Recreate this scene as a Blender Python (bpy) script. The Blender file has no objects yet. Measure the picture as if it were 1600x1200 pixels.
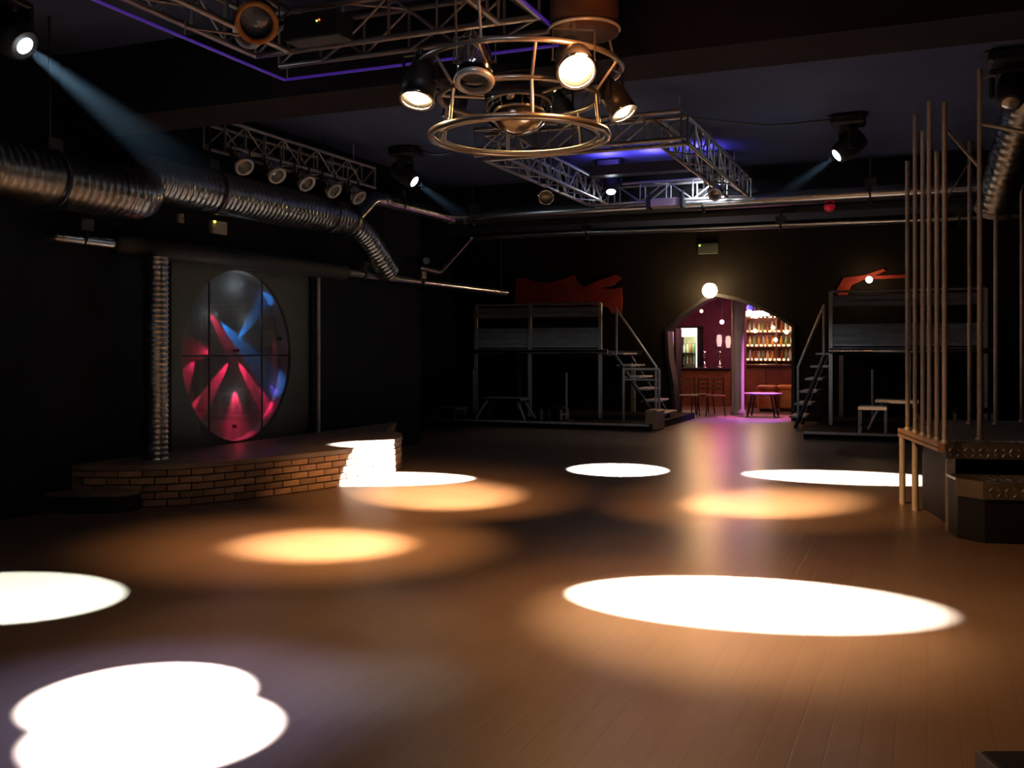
import bpy, math, random
from mathutils import Vector, Matrix, Quaternion

random.seed(7)
SC = bpy.context.scene
COL = SC.collection

# ------------------------------------------------------------------ camera, world, exposure
EYE = 1.4            # metres above the dance floor
FOC = 1555.0         # focal length in pixels of the 1600x1200 frame
HZ = 548.0           # horizon row
cam_data = bpy.data.cameras.new('camera')
cam = bpy.data.objects.new('camera', cam_data)
COL.objects.link(cam)
cam.location = (0, 0, EYE)
cam.rotation_euler = (math.pi / 2, 0, 0)
cam_data.sensor_width = 36.0
cam_data.lens = FOC / 1600 * 36.0
cam_data.shift_y = (HZ - 600.0) / 1600.0
cam_data.clip_start = 0.05
SC.camera = cam

world = bpy.data.worlds.new('night')
SC.world = world
world.use_nodes = True
world.node_tree.nodes['Background'].inputs[0].default_value = (0.30, 0.42, 0.62, 1)
world.node_tree.nodes['Background'].inputs[1].default_value = 0.0

SC.view_settings.view_transform = 'Standard'
SC.view_settings.look = 'None'
SC.view_settings.exposure = 0.0
SC.view_settings.gamma = 1.0
SC.view_settings.use_curve_mapping = False
try:
    SC.cycles.use_denoising = True
    SC.cycles.sample_clamp_indirect = 4.0
    SC.cycles.max_bounces = 8
    SC.cycles.caustics_reflective = False
    SC.cycles.caustics_refractive = False
except Exception:
    pass

# ------------------------------------------------------------------ room frame
# a runs across the hall, b runs along it towards the bar; the hall stands 22.7 degrees off the view axis
UX, UY = 0.3857, 0.9226
ROT = -math.atan2(UX, UY)


def W(a, b, z=0.0):
    return Vector((a * UY + b * UX, -a * UX + b * UY, z))


def ab(v):
    return (v.x * UY - v.y * UX, v.x * UX + v.y * UY)


DA = Vector((UY, -UX, 0))
DB = Vector((UX, UY, 0))
DZ = Vector((0, 0, 1))


def on_b(px, py, b):
    k = (px - 800) / FOC
    Y = b / (UY + UX * k)
    p = Vector((k * Y, Y, EYE - (py - HZ) / FOC * Y))
    return (ab(p)[0], p.z)


def on_a(px, py, a):
    k = (px - 800) / FOC
    Y = a / (UY * k - UX)
    p = Vector((k * Y, Y, EYE - (py - HZ) / FOC * Y))
    return (ab(p)[1], p.z)


def on_z(px, py, z=0.0):
    Y = FOC * (EYE - z) / (py - HZ)
    return Vector(((px - 800) / FOC * Y, Y, z))


# ------------------------------------------------------------------ materials
MATS = {}


def mat(name, color, rough=0.6, metal=0.0, var=0.25, scale=6.0, bump=0.0, bscale=40.0, spec=0.5, emit=None, estr=0.0,
        alpha=None, trans=0.0):
    if name in MATS:
        return MATS[name]
    m = bpy.data.materials.new(name)
    m.use_nodes = True
    nt = m.node_tree
    bs = nt.nodes['Principled BSDF']
    bs.inputs['Roughness'].default_value = rough
    bs.inputs['Metallic'].default_value = metal
    bs.inputs['Specular IOR Level'].default_value = spec
    if trans:
        bs.inputs['Transmission Weight'].default_value = trans
    tc = nt.nodes.new('ShaderNodeTexCoord')
    no = nt.nodes.new('ShaderNodeTexNoise')
    no.inputs['Scale'].default_value = scale
    no.inputs['Detail'].default_value = 5
    nt.links.new(tc.outputs['Object'], no.inputs['Vector'])
    rp = nt.nodes.new('ShaderNodeValToRGB')
    c = color
    rp.color_ramp.elements[0].position = 0.3
    rp.color_ramp.elements[1].position = 0.7
    rp.color_ramp.elements[0].color = (c[0] * (1 - var), c[1] * (1 - var), c[2] * (1 - var), 1)
    rp.color_ramp.elements[1].color = (c[0] * (1 + var), c[1] * (1 + var), c[2] * (1 + var), 1)
    nt.links.new(no.outputs['Fac'], rp.inputs['Fac'])
    nt.links.new(rp.outputs['Color'], bs.inputs['Base Color'])
    if bump:
        n2 = nt.nodes.new('ShaderNodeTexNoise')
        n2.inputs['Scale'].default_value = bscale
        nt.links.new(tc.outputs['Object'], n2.inputs['Vector'])
        bp = nt.nodes.new('ShaderNodeBump')
        bp.inputs['Strength'].default_value = bump
        bp.inputs['Distance'].default_value = 0.01
        nt.links.new(n2.outputs['Fac'], bp.inputs['Height'])
        nt.links.new(bp.outputs['Normal'], bs.inputs['Normal'])
    if emit:
        bs.inputs['Emission Color'].default_value = (*emit, 1)
        bs.inputs['Emission Strength'].default_value = estr
    MATS[name] = m
    return m


def floor_material():
    m = bpy.data.materials.new('worn_boards')
    m.use_nodes = True
    nt = m.node_tree
    L = nt.links.new
    bs = nt.nodes['Principled BSDF']
    tc = nt.nodes.new('ShaderNodeTexCoord')
    mp = nt.nodes.new('ShaderNodeMapping')
    mp.inputs['Rotation'].default_value = (0, 0, -ROT)
    L(tc.outputs['Object'], mp.inputs['Vector'])
    # boards run along the hall
    br = nt.nodes.new('ShaderNodeTexBrick')
    br.inputs['Scale'].default_value = 1.0
    br.inputs['Brick Width'].default_value = 2.4
    br.inputs['Row Height'].default_value = 0.11
    br.inputs['Mortar Size'].default_value = 0.004
    br.inputs['Mortar Smooth'].default_value = 0.4
    br.inputs['Color1'].default_value = (0.140, 0.094, 0.070, 1)
    br.inputs['Color2'].default_value = (0.134, 0.090, 0.066, 1)
    br.inputs['Mortar'].default_value = (0.122, 0.082, 0.060, 1)
    rot = nt.nodes.new('ShaderNodeMapping')
    rot.inputs['Rotation'].default_value = (0, 0, math.pi / 2)
    L(mp.outputs['Vector'], rot.inputs['Vector'])
    L(rot.outputs['Vector'], br.inputs['Vector'])
    st = nt.nodes.new('ShaderNodeMapping')
    st.inputs['Scale'].default_value = (14, 1.2, 1)
    L(mp.outputs['Vector'], st.inputs['Vector'])
    n1 = nt.nodes.new('ShaderNodeTexNoise')
    n1.inputs['Scale'].default_value = 2.2
    n1.inputs['Detail'].default_value = 3
    L(st.outputs['Vector'], n1.inputs['Vector'])
    n2 = nt.nodes.new('ShaderNodeTexNoise')
    n2.inputs['Scale'].default_value = 0.9
    n2.inputs['Detail'].default_value = 6
    L(mp.outputs['Vector'], n2.inputs['Vector'])
    r1 = nt.nodes.new('ShaderNodeMapRange')
    r1.inputs['To Min'].default_value = 0.84
    r1.inputs['To Max'].default_value = 1.16
    L(n1.outputs['Fac'], r1.inputs['Value'])
    r2 = nt.nodes.new('ShaderNodeMapRange')
    r2.inputs['To Min'].default_value = 0.7
    r2.inputs['To Max'].default_value = 1.3
    L(n2.outputs['Fac'], r2.inputs['Value'])
    mm = nt.nodes.new('ShaderNodeMath')
    mm.operation = 'MULTIPLY'
    L(r1.outputs['Result'], mm.inputs[0])
    L(r2.outputs['Result'], mm.inputs[1])
    mx = nt.nodes.new('ShaderNodeVectorMath')
    mx.operation = 'SCALE'
    L(br.outputs['Color'], mx.inputs[0])
    L(mm.outputs['Value'], mx.inputs['Scale'])
    L(mx.outputs['Vector'], bs.inputs['Base Color'])
    rr = nt.nodes.new('ShaderNodeMapRange')
    rr.inputs['To Min'].default_value = 0.285
    rr.inputs['To Max'].default_value = 0.38
    L(n2.outputs['Fac'], rr.inputs['Value'])
    L(rr.outputs['Result'], bs.inputs['Roughness'])
    bs.inputs['Specular IOR Level'].default_value = 0.5
    bp = nt.nodes.new('ShaderNodeBump')
    bp.inputs['Strength'].default_value = 0.18
    bp.inputs['Distance'].default_value = 0.004
    ad = nt.nodes.new('ShaderNodeMath')
    ad.operation = 'SUBTRACT'
    L(n1.outputs['Fac'], ad.inputs[0])
    L(br.outputs['Fac'], ad.inputs[1])
    L(ad.outputs['Value'], bp.inputs['Height'])
    L(bp.outputs['Normal'], bs.inputs['Normal'])
    return m


def glow(name, color, strength):
    """Something that gives off light: a lens, a tube, a bulb."""
    if name in MATS:
        return MATS[name]
    m = mat(name, (0.8, 0.8, 0.8), 0.4, var=0.02, emit=color, estr=strength)
    return m


def glass(name, color=(0.9, 0.95, 0.95), rough=0.02, see=0.86):
    """Thin sheet glass: mostly lets light straight through, with a mirror-like share."""
    m = bpy.data.materials.new(name)
    m.use_nodes = True
    nt = m.node_tree
    for n in list(nt.nodes):
        if n.type != 'OUTPUT_MATERIAL':
            nt.nodes.remove(n)
    out = [n for n in nt.nodes if n.type == 'OUTPUT_MATERIAL'][0]
    tr = nt.nodes.new('ShaderNodeBsdfTransparent')
    tr.inputs[0].default_value = (*color, 1)
    gl = nt.nodes.new('ShaderNodeBsdfGlossy')
    gl.inputs['Roughness'].default_value = rough
    no = nt.nodes.new('ShaderNodeTexNoise')
    no.inputs['Scale'].default_value = 3.0
    mr = nt.nodes.new('ShaderNodeMapRange')
    mr.inputs['To Min'].default_value = 1 - see - 0.04
    mr.inputs['To Max'].default_value = 1 - see + 0.04
    nt.links.new(no.outputs['Fac'], mr.inputs['Value'])
    mx = nt.nodes.new('ShaderNodeMixShader')
    nt.links.new(mr.outputs['Result'], mx.inputs[0])
    nt.links.new(tr.outputs[0], mx.inputs[1])
    nt.links.new(gl.outputs[0], mx.inputs[2])
    nt.links.new(mx.outputs[0], out.inputs['Surface'])
    return m


M_FLOOR = floor_material()
M_CEIL = mat('ceiling_paint', (0.036, 0.046, 0.092), 0.85, var=0.12, scale=1.5, bump=0.2, spec=.08)
M_BEAM = mat('beam_paint', (0.012, 0.011, 0.014), 0.95, var=0.15, scale=2, spec=.04)
M_WALL = mat('dark_wall_paint', (0.006, 0.008, 0.013), 0.8, var=0.2, scale=1.5, bump=0.3, spec=.08)
M_WALLB = mat('brown_wall_paint', (0.016, 0.013, 0.010), 0.8, var=0.25, scale=1.2, bump=0.4, spec=.08)
M_PANEL = mat('niche_panel', (0.030, 0.038, 0.034), 0.6, var=0.15, scale=3)
M_NICHE = mat('niche_lining', (0.50, 0.49, 0.50), 0.45, var=0.15, scale=3)
M_DUCT = mat('galvanised_duct', (0.36, 0.38, 0.39), 0.30, 1.0, var=0.12, scale=14)
M_PIPE = mat('bright_pipe', (0.66, 0.68, 0.70), 0.24, 1.0, var=0.10, scale=10)
M_ALU = mat('aluminium_truss', (0.50, 0.48, 0.48), 0.38, 0.8, var=0.10, scale=20)
M_STEEL = mat('dull_steel', (0.52, 0.49, 0.46), 0.45, 0.45, var=0.15, scale=15)
M_GREYMET = mat('grey_sheet_metal', (0.40, 0.41, 0.43), 0.45, 0.3, var=0.15, scale=5)
M_BLACK = mat('black_plastic', (0.009, 0.009, 0.011), 0.6, var=0.2, scale=8, spec=.25)
M_BLACKMET = mat('black_metal', (0.03, 0.03, 0.034), 0.4, 0.3, var=0.2, scale=8)
M_RUBBER = mat('black_cable', (0.012, 0.012, 0.012), 0.6, var=0.1)
M_CHROME = mat('polished_metal', (0.88, 0.88, 0.88), 0.10, 1.0, var=0.04, scale=10)
M_RING = mat('ring_tube_metal', (0.72, 0.66, 0.58), 0.28, 0.9, var=0.06, scale=12)
M_BRICKS = [mat('brick_tone_%s' % n, c, 0.8, var=0.2, scale=12, bump=0.4) for n, c in
            (('a', (0.36, 0.22, 0.14)), ('b', (0.30, 0.19, 0.12)), ('c', (0.42, 0.27, 0.17)), ('d', (0.25, 0.16, 0.11)))]
M_MORTAR = mat('mortar', (0.10, 0.085, 0.07), 0.9, var=0.2, scale=20)
M_STAGE = mat('stage_top', (0.20, 0.15, 0.12), 0.4, var=0.3, scale=3)
M_CHECKER = mat('checker_plate_metal', (0.34, 0.32, 0.31), 0.28, 0.8, var=0.15, scale=8)
M_CARPET = mat('platform_carpet', (0.10, 0.09, 0.085), 0.9, var=0.2, scale=30, bump=0.5, bscale=200)
M_WOOD = mat('edge_wood', (0.42, 0.26, 0.15), 0.5, var=0.2, scale=6)
M_RED = mat('red_banner', (0.36, 0.035, 0.02), 0.7, var=0.35, scale=2.5)
M_TABLE = mat('table_top_laminate', (0.85, 0.86, 0.90), 0.3, var=0.1)
M_ORANGE = mat('orange_seat', (0.75, 0.32, 0.08), 0.5, var=0.15)
M_WHITEBOX = mat('white_plastic', (0.85, 0.83, 0.76), 0.5, var=0.05)
M_GREYBOX = mat('grey_plastic', (0.05, 0.055, 0.045), 0.5, var=0.05)
M_PURPLE = mat('plum_wall', (0.11, 0.02, 0.05), 0.7, var=0.3)
M_BARWOOD = mat('bar_wood', (0.14, 0.055, 0.022), 0.4, var=0.25, scale=5)
M_PILLAR = mat('pillar_paint', (0.24, 0.22, 0.30), 0.6, var=0.1)
M_GLASS = glass('thin_glass')
M_LENSOFF = mat('lens_glass', (0.75, 0.80, 0.82), 0.12, 0.6, var=0.2, scale=25)
G_WHITE = glow('lens_white_glow', (0.82, 0.95, 1.0), 60)
G_WARM = glow('lens_warm_glow', (1.0, 0.62, 0.26), 40)
G_UV = mat('violet_tube_glow', (0.05, 0.02, 0.12), 0.4, var=0.02, emit=(0.16, 0.05, 0.90), estr=0.16)
G_BULB = glow('bulb_warm_glow', (1.0, 0.70, 0.36), 60)


# ------------------------------------------------------------------ mesh building
class MB:
    def __init__(self):
        self.v, self.f, self.smooth = [], [], []

    def add(self, vs, fs, smooth=False):
        o = len(self.v)
        self.v += [Vector(p) for p in vs]
        self.f += [tuple(i + o for i in f) for f in fs]
        self.smooth += [smooth] * len(fs)
        return self

    def box(self, c, s, ax=None, bev=0.0):
        """centre, full sizes, optional axes (three unit vectors)"""
        c = Vector(c)
        A = ax or (Vector((1, 0, 0)), Vector((0, 1, 0)), DZ)
        hx, hy, hz = s[0] / 2, s[1] / 2, s[2] / 2
        if bev <= 0:
            vs = [c + A[0] * (hx * i) + A[1] * (hy * j) + A[2] * (hz * k) for k in (-1, 1) for j in (-1, 1) for i in (-1, 1)]
            return self.add(vs, [(0, 2, 3, 1), (4, 5, 7, 6), (0, 1, 5, 4), (2, 6, 7, 3), (0, 4, 6, 2), (1, 3, 7, 5)])
        bev = min(bev, hx * .9, hy * .9, hz * .9)
        rings = []
        for (iz, ins) in ((-hz, bev), (-hz + bev, 0), (hz - bev, 0), (hz, bev)):
            x, y = hx - ins, hy - ins
            b2 = bev * .7
            pts = [(-x + b2, -y), (x - b2, -y), (x, -y + b2), (x, y - b2), (x - b2, y), (-x + b2, y), (-x, y - b2), (-x, -y + b2)]
            rings.append([c + A[0] * p[0] + A[1] * p[1] + A[2] * iz for p in pts])
        vs = [p for r in rings for p in r]
        fs = [tuple(range(7, -1, -1)), tuple(range(24, 32))]
        for r in range(3):
            for i in range(8):
                j = (i + 1) % 8
                fs.append((r * 8 + i, r * 8 + j, r * 8 + 8 + j, r * 8 + 8 + i))
        return self.add(vs, fs)

    def rbox(self, a0, a1, b0, b1, z0, z1, bev=0.0):
        """box aligned with the hall, in absolute metres"""
        return self.box(W((a0 + a1) / 2, (b0 + b1) / 2, (z0 + z1) / 2), (abs(a1 - a0), abs(b1 - b0), abs(z1 - z0)), (DA, DB, DZ), bev)

    def sweep(self, pts, rad, n=10, cap=True, smooth=True):
        pts = [Vector(p) for p in pts]
        rads = rad if isinstance(rad, (list, tuple)) else [rad] * len(pts)
        vs, fs = [], []
        t0 = (pts[1] - pts[0]).normalized()
        up = Vector((0, 0, 1)) if abs(t0.z) < 0.9 else Vector((1, 0, 0))
        x = t0.cross(up).normalized()
        prev = t0
        for i, p in enumerate(pts):
            if i == 0:
                t = t0
            elif i == len(pts) - 1:
                t = (pts[i] - pts[i - 1]).normalized()
            else:
                t = ((pts[i] - pts[i - 1]).normalized() + (pts[i + 1] - pts[i]).normalized()).normalized()
            q = prev.rotation_difference(t)
            x = q @ x
            x = (x - t * x.dot(t)).normalized()
            y = t.cross(x)
            prev = t
            for k in range(n):
                a = 2 * math.pi * k / n
                vs.append(p + (x * math.cos(a) + y * math.sin(a)) * rads[i])
        for i in range(len(pts) - 1):
            for k in range(n):
                l = (k + 1) % n
                fs.append((i * n + k, i * n + l, i * n + n + l, i * n + n + k))
        self.add(vs, fs, smooth)
        if cap:
            m = len(pts) - 1
            self.add([vs[k] for k in range(n)], [tuple(range(n - 1, -1, -1))])
            self.add([vs[m * n + k] for k in range(n)], [tuple(range(n))])
        return self

    def tube(self, p0, p1, r, n=8):
        return self.sweep([p0, p1], r, n)

    def lathe(self, prof, o=(0, 0, 0), axis=(0, 0, 1), n=20, smooth=True, cap=True):
        """prof: list of (radius, distance along axis)"""
        o, t = Vector(o), Vector(axis).normalized()
        up = Vector((0, 0, 1)) if abs(t.z) < 0.9 else Vector((1, 0, 0))
        x = t.cross(up).normalized()
        y = t.cross(x)
        vs, fs = [], []
        for r, d in prof:
            for k in range(n):
                a = 2 * math.pi * k / n
                vs.append(o + t * d + (x * math.cos(a) + y * math.sin(a)) * max(r, 1e-4))
        for i in range(len(prof) - 1):
            for k in range(n):
                l = (k + 1) % n
                fs.append((i * n + k, i * n + l, i * n + n + l, i * n + n + k))
        self.add(vs, fs, smooth)
        if cap:
            if prof[0][0] > 1e-3:
                self.add(vs[:n], [tuple(range(n - 1, -1, -1))])
            if prof[-1][0] > 1e-3:
                self.add(vs[-n:], [tuple(range(n))])
        return self

    def ring(self, c, R, r, axis=(0, 0, 1), n=40, m=8, flat=1.0):
        c, t = Vector(c), Vector(axis).normalized()
        up = Vector((0, 0, 1)) if abs(t.z) < 0.9 else Vector((1, 0, 0))
        x = t.cross(up).normalized()
        y = t.cross(x)
        vs, fs = [], []
        for i in range(n):
            a = 2 * math.pi * i / n
            d = x * math.cos(a) + y * math.sin(a)
            for k in range(m):
                e = 2 * math.pi * k / m
                vs.append(c + d * (R + r * flat * math.cos(e)) + t * (r * math.sin(e)))
        for i in range(n):
            for k in range(m):
                fs.append((i * m + k, ((i + 1) % n) * m + k, ((i + 1) % n) * m + (k + 1) % m, i * m + (k + 1) % m))
        return self.add(vs, fs, True)

    def prism(self, poly, d):
        """poly: closed list of points (world), extruded by the vector d"""
        n = len(poly)
        d = Vector(d)
        vs = [Vector(p) for p in poly] + [Vector(p) + d for p in poly]
        fs = [tuple(range(n - 1, -1, -1)), tuple(range(n, 2 * n))]
        for i in range(n):
            j = (i + 1) % n
            fs.append((i, j, n + j, n + i))
        return self.add(vs, fs)

    def build(self, name, m, parent=None, loc=None):
        """loc: origin of the mesh object (children default to their parent's origin)"""
        me = bpy.data.meshes.new(name)
        base = Vector((0, 0, 0))
        if loc is not None:
            base = Vector(loc)
        elif parent is not None and parent.get('_o') is not None:
            base = Vector(parent['_o'])
        me.from_pydata([tuple(p - base) for p in self.v], [], self.f)
        me.materials.append(m)
        for p, s in zip(me.polygons, self.smooth):
            p.use_smooth = s
        me.update()
        import bmesh
        bm = bmesh.new()
        bm.from_mesh(me)
        bmesh.ops.recalc_face_normals(bm, faces=bm.faces)
        bm.to_mesh(me)
        bm.free()
        o = bpy.data.objects.new(name, me)
        COL.objects.link(o)
        if parent is not None:
            o.parent = parent
            o['_o'] = tuple(base)
            if loc is not None and parent.get('_o') is not None:
                o.location = base - Vector(parent['_o'])
        else:
            o.location = base
            o['_o'] = tuple(base)
        return o


def tag(o, label, cat, group=None):
    o['label'] = label
    o['category'] = cat
    if group:
        o['group'] = group
    return o


def thing(name, label, cat, loc=(0, 0, 0), group=None, local=False):
    """an Empty at the thing's base; world-coordinate parts are measured from it, local parts from zero"""
    o = bpy.data.objects.new(name, None)
    o.empty_display_size = 0.1
    COL.objects.link(o)
    o.location = loc
    o['_o'] = (0.0, 0.0, 0.0) if local else tuple(loc)
    return tag(o, label, cat, group)


def struct(o):
    o['kind'] = 'structure'
    return o


def link_mesh(name, me, parent, matrix=None):
    o = bpy.data.objects.new(name, me)
    COL.objects.link(o)
    o.parent = parent
    if matrix is not None:
        o.matrix_local = matrix
    return o


def dup(root, loc, rotz=0.0, label=None, group=None):
    r = root.copy()
    COL.objects.link(r)
    r.location = loc
    r.rotation_euler = (0, 0, rotz)
    if label:
        r['label'] = label
    if group:
        r['group'] = group
    for ch in [c for c in bpy.data.objects if c.parent == root]:
        c = ch.copy()
        COL.objects.link(c)
        c.parent = r
        for g in [x for x in bpy.data.objects if x.parent == ch]:
            d = g.copy()
            COL.objects.link(d)
            d.parent = c
    return r


def spot(parent, pos, target, half_deg, power, color, blend=0.04, radius=0.04):
    l = bpy.data.lights.new('spot_beam', 'SPOT')
    l.energy = power
    l.color = color
    l.spot_size = math.radians(half_deg * 2)
    l.spot_blend = blend
    l.shadow_soft_size = radius
    o = bpy.data.objects.new('spot_beam', l)
    COL.objects.link(o)
    d = (Vector(target) - Vector(pos)).normalized()
    o.location = pos
    o.rotation_mode = 'QUATERNION'
    o.rotation_quaternion = d.to_track_quat('-Z', 'Y')
    if parent is not None:
        bpy.context.view_layer.update()
        o.parent = parent
        o.matrix_parent_inverse = parent.matrix_world.inverted()
    return o


def point(parent, pos, power, color, radius=0.05):
    l = bpy.data.lights.new('point_light', 'POINT')
    l.energy = power
    l.color = color
    l.shadow_soft_size = radius
    o = bpy.data.objects.new('point_light', l)
    COL.objects.link(o)
    o.location = pos
    if parent is not None:
        bpy.context.view_layer.update()
        o.parent = parent
        o.matrix_parent_inverse = parent.matrix_world.inverted()
    return o


# ------------------------------------------------------------------ room shell
H = 4.0            # ceiling
HB = 3.4           # underside of the ceiling beams
AL, AR = -7.05, 4.2
B0, B1 = -4.0, 20.44
AREC = -10.0       # back of the recess behind the end of the wall

floor = struct(MB().rbox(AREC - .4, AR + .4, B0 - .4, 27.4, -0.2, 0.0).build('floor', M_FLOOR))
ceiling = struct(MB().rbox(AREC - .4, AR + .4, B0 - .4, 21.0, H, H + 0.25).build('ceiling', M_CEIL))
for (b0, b1) in ((6.55, 7.15), (14.3, 14.9), (-0.6, 0.0)):
    MB().rbox(AL if b0 < 13 else AREC, AR, b0, b1, HB, H + .02).build('beam', M_BEAM, ceiling)

# long wall with the niche beside the brick stage
NB0, NB1, NZ0, NZ1 = 7.95, 10.45, 0.36, 2.42
WEND = 13.3
wl = MB()
wl.rbox(AL - .3, AL, B0, NB0, 0, H)
wl.rbox(AL - .3, AL, NB1, WEND, 0, H)
wl.rbox(AL - .3, AL, NB0, NB1, 0, NZ0)
wl.rbox(AL - .3, AL, NB0, NB1, NZ1, H)
wall_left = struct(wl.build('wall_left', M_WALL))
rec = MB()
rec.rbox(AREC - .3, AREC, WEND - .3, B1, 0, H)
rec.rbox(AREC, AL - .3, WEND - .3, WEND, 0, H)
struct(rec.build('wall_recess', M_WALL))
struct(MB().rbox(AR, AR + .3, B0, B1, 0, H).build('wall_right', M_WALL))
struct(MB().rbox(AREC, AR, B0 - .3, B0, 0, H).build('wall_rear', M_WALL))

# end wall with the arched opening to the bar
arch_px = [(1052, 660), (1048, 600), (1041, 560), (1039, 515), (1062, 492), (1098, 466), (1118, 458), (1150, 464), (1185, 476), (1218, 492),
           (1242, 508), (1242, 660)]
arch = []
for i, (px, py) in enumerate(arch_px):
    a, z = on_b(px, py, B1)
    arch.append((a, 0.0 if i in (0, len(arch_px) - 1) else z))
poly = [W(AREC, B1, 0)] + [W(a, B1, z) for a, z in arch] + [W(AR, B1, 0), W(AR, B1, H), W(AREC, B1, H)]
wall_back = struct(MB().prism(poly, DB * 0.4).build('wall_back', M_WALLB))
# arch lining: a jamb that follows the opening
dj = MB()
for i in range(len(arch) - 1):
    (a0, z0), (a1, z1) = arch[i], arch[i + 1]
    ca, cz = (arch[1][0] + arch[-2][0]) / 2, 1.0
    def ins(a, z, t=0.07):
        d = Vector((ca - a, 0 if z < .05 else cz - z))
        d.normalize()
        return (a + d.x * t, z + d.y * t)
    p0, p1 = ins(a0, z0), ins(a1, z1)
    dj.prism([W(a0, B1 - .03, z0), W(a1, B1 - .03, z1), W(p1[0], B1 - .03, p1[1]), W(p0[0], B1 - .03, p0[1])], DB * 0.46)
door_1 = struct(dj.build('door_1', mat('arch_lining', (0.012, 0.009, 0.008), 0.7, var=0.2)))

# bar room shell
HBAR = 3.1
br_ = MB()
br_.rbox(-10.2, AR, 26.8, 27.0, 0, HBAR)
struct(br_.build('wall_bar', M_PURPLE))
struct(MB().rbox(-10.4, -10.2, B1 + .4, 27.0, 0, HBAR).build('wall_bar_side', M_PURPLE))
struct(MB().rbox(1.0, 1.2, B1 + .4, 27.0, 0, HBAR).build('wall_bar_end', M_PURPLE))
struct(MB().rbox(-10.4, AR, B1 + .4, 27.0, HBAR, HBAR + .2).build('ceiling_bar', mat('bar_ceiling', (0.16, 0.05, 0.09), 0.7, var=0.2)))

# ------------------------------------------------------------------ round light window in the niche
NC_B, NC_Z, NR = 9.12, 1.345, 0.955
win = bpy.data.objects.new('window_1', None)
COL.objects.link(win)
struct(win)
win.location = W(AL, NC_B, NZ0)
win['_o'] = tuple(win.location)
win['label'] = 'round window of six glass panes with crossing red and blue beams behind it'


def NP(s, t, d):
    """point of the niche: s along the wall, t up from the centre, d into the wall"""
    return W(AL - d, NC_B + s, NC_Z + t)


NSEG = 64
pm = MB()
# square board with a round hole: join the circle to the rectangle outline
sq = []
for i in range(NSEG):
    a = 2 * math.pi * i / NSEG
    dx, dy = math.cos(a), math.sin(a)
    lim = []
    if dx > 1e-6: lim.append((NB1 - NC_B) / dx)
    if dx < -1e-6: lim.append((NB0 - NC_B) / dx)
    if dy > 1e-6: lim.append((NZ1 - NC_Z) / dy)
    if dy < -1e-6: lim.append((NZ0 - NC_Z) / dy)
    k = min(lim)
    sq.append((dx * k, dy * k))
for i in range(NSEG):
    j = (i + 1) % NSEG
    a, b = 2 * math.pi * i / NSEG, 2 * math.pi * j / NSEG
    q = [NP(NR * math.cos(a), NR * math.sin(a), .06), NP(NR * math.cos(b), NR * math.sin(b), .06), NP(*sq[j], .06), NP(*sq[i], .06)]
    pm.add(q, [(0, 1, 2, 3)])
    q2 = [NP(NR * math.cos(a), NR * math.sin(a), .06), NP(NR * math.cos(b), NR * math.sin(b), .06),
          NP(NR * math.cos(b), NR * math.sin(b), .10), NP(NR * math.cos(a), NR * math.sin(a), .10)]
    pm.add(q2, [(0, 1, 2, 3)])
pm.build('surround_board', M_PANEL, win)
nm = MB()
DEPTH = 0.22
for i in range(NSEG):
    j = (i + 1) % NSEG
    a, b = 2 * math.pi * i / NSEG, 2 * math.pi * j / NSEG
    nm.add([NP(NR * math.cos(a), NR * math.sin(a), .10), NP(NR * math.cos(b), NR * math.sin(b), .10),
            NP(NR * math.cos(b), NR * math.sin(b), DEPTH), NP(NR * math.cos(a), NR * math.sin(a), DEPTH)], [(0, 1, 2, 3)], True)
nm.build('drum_side', M_NICHE, win)
bd = MB()
vs = [NP(NR * math.cos(2 * math.pi * i / NSEG), NR * math.sin(2 * math.pi * i / NSEG), DEPTH) for i in range(NSEG)]
bd.add(vs, [tuple(range(NSEG))])
bd.build('drum_back', M_NICHE, win)
struct(MB().rbox(AL - .62, AL - .3, NB0 - .1, NB1 + .1, NZ0 - .1, NZ1 + .1).build('wall_niche_back', M_WALL))
# panes: three columns by two rows, each cut to the circle
cuts_s = [-NR, on_a(335, 560, AL)[0] - NC_B, on_a(417, 560, AL)[0] - NC_B, NR]
for ci in range(3):
    for (t0, t1) in ((-NR, 0.0), (0.0, NR)):
        s0, s1 = cuts_s[ci] + .004, cuts_s[ci + 1] - .004
        pts = []
        N = 14
        for k in range(N + 1):
            s = s0 + (s1 - s0) * k / N
            lim = math.sqrt(max(NR * NR * .998 - s * s, 0.0004))
            pts.append((s, lim))
        if t0 < 0:
            outl = [(s, -l) for s, l in pts] + [(s1, -.004), (s0, -.004)]
        else:
            outl = [(s, l) for s, l in pts] + [(s1, .004), (s0, .004)]
        pn = MB().prism([NP(s, t, .075) for s, t in outl], -DA * .008)
        pn.build('pane', M_GLASS, win)
for s in cuts_s[1:3]:
    l = math.sqrt(NR * NR - s * s)
    MB().tube(NP(s, -l, .07), NP(s, l, .07), .011, 6).build('mullion', M_BLACKMET, win)
MB().tube(NP(-NR, 0, .07), NP(NR, 0, .07), .011, 6).build('transom', M_BLACKMET, win)
# small beam lamps inside the drum: a cluster in the middle and more round the rim
RED, BLUE = (1.0, 0.02, 0.10), (0.03, 0.30, 1.0)
cl = MB()
cl.lathe([(.018, 0), (.018, .07), (.010, .08)], NP(0.08, 0.06, DEPTH), DA, 10)
lampc = cl.build('beam_lamp_cluster', M_BLACKMET, win)


def niche_beam(s0, t0, s1, t1, col, power, half=9):
    """a narrow beam that grazes the drum back from one point to another"""
    L = math.hypot(s1 - s0, t1 - t0)
    p = NP(s0 - (s1 - s0) * .12, t0 - (t1 - t0) * .12, DEPTH - .055)
    spot(win, p, NP(s0 + (s1 - s0) * .75, t0 + (t1 - t0) * .75, DEPTH), half, power * L, col, .7, .010)


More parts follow.
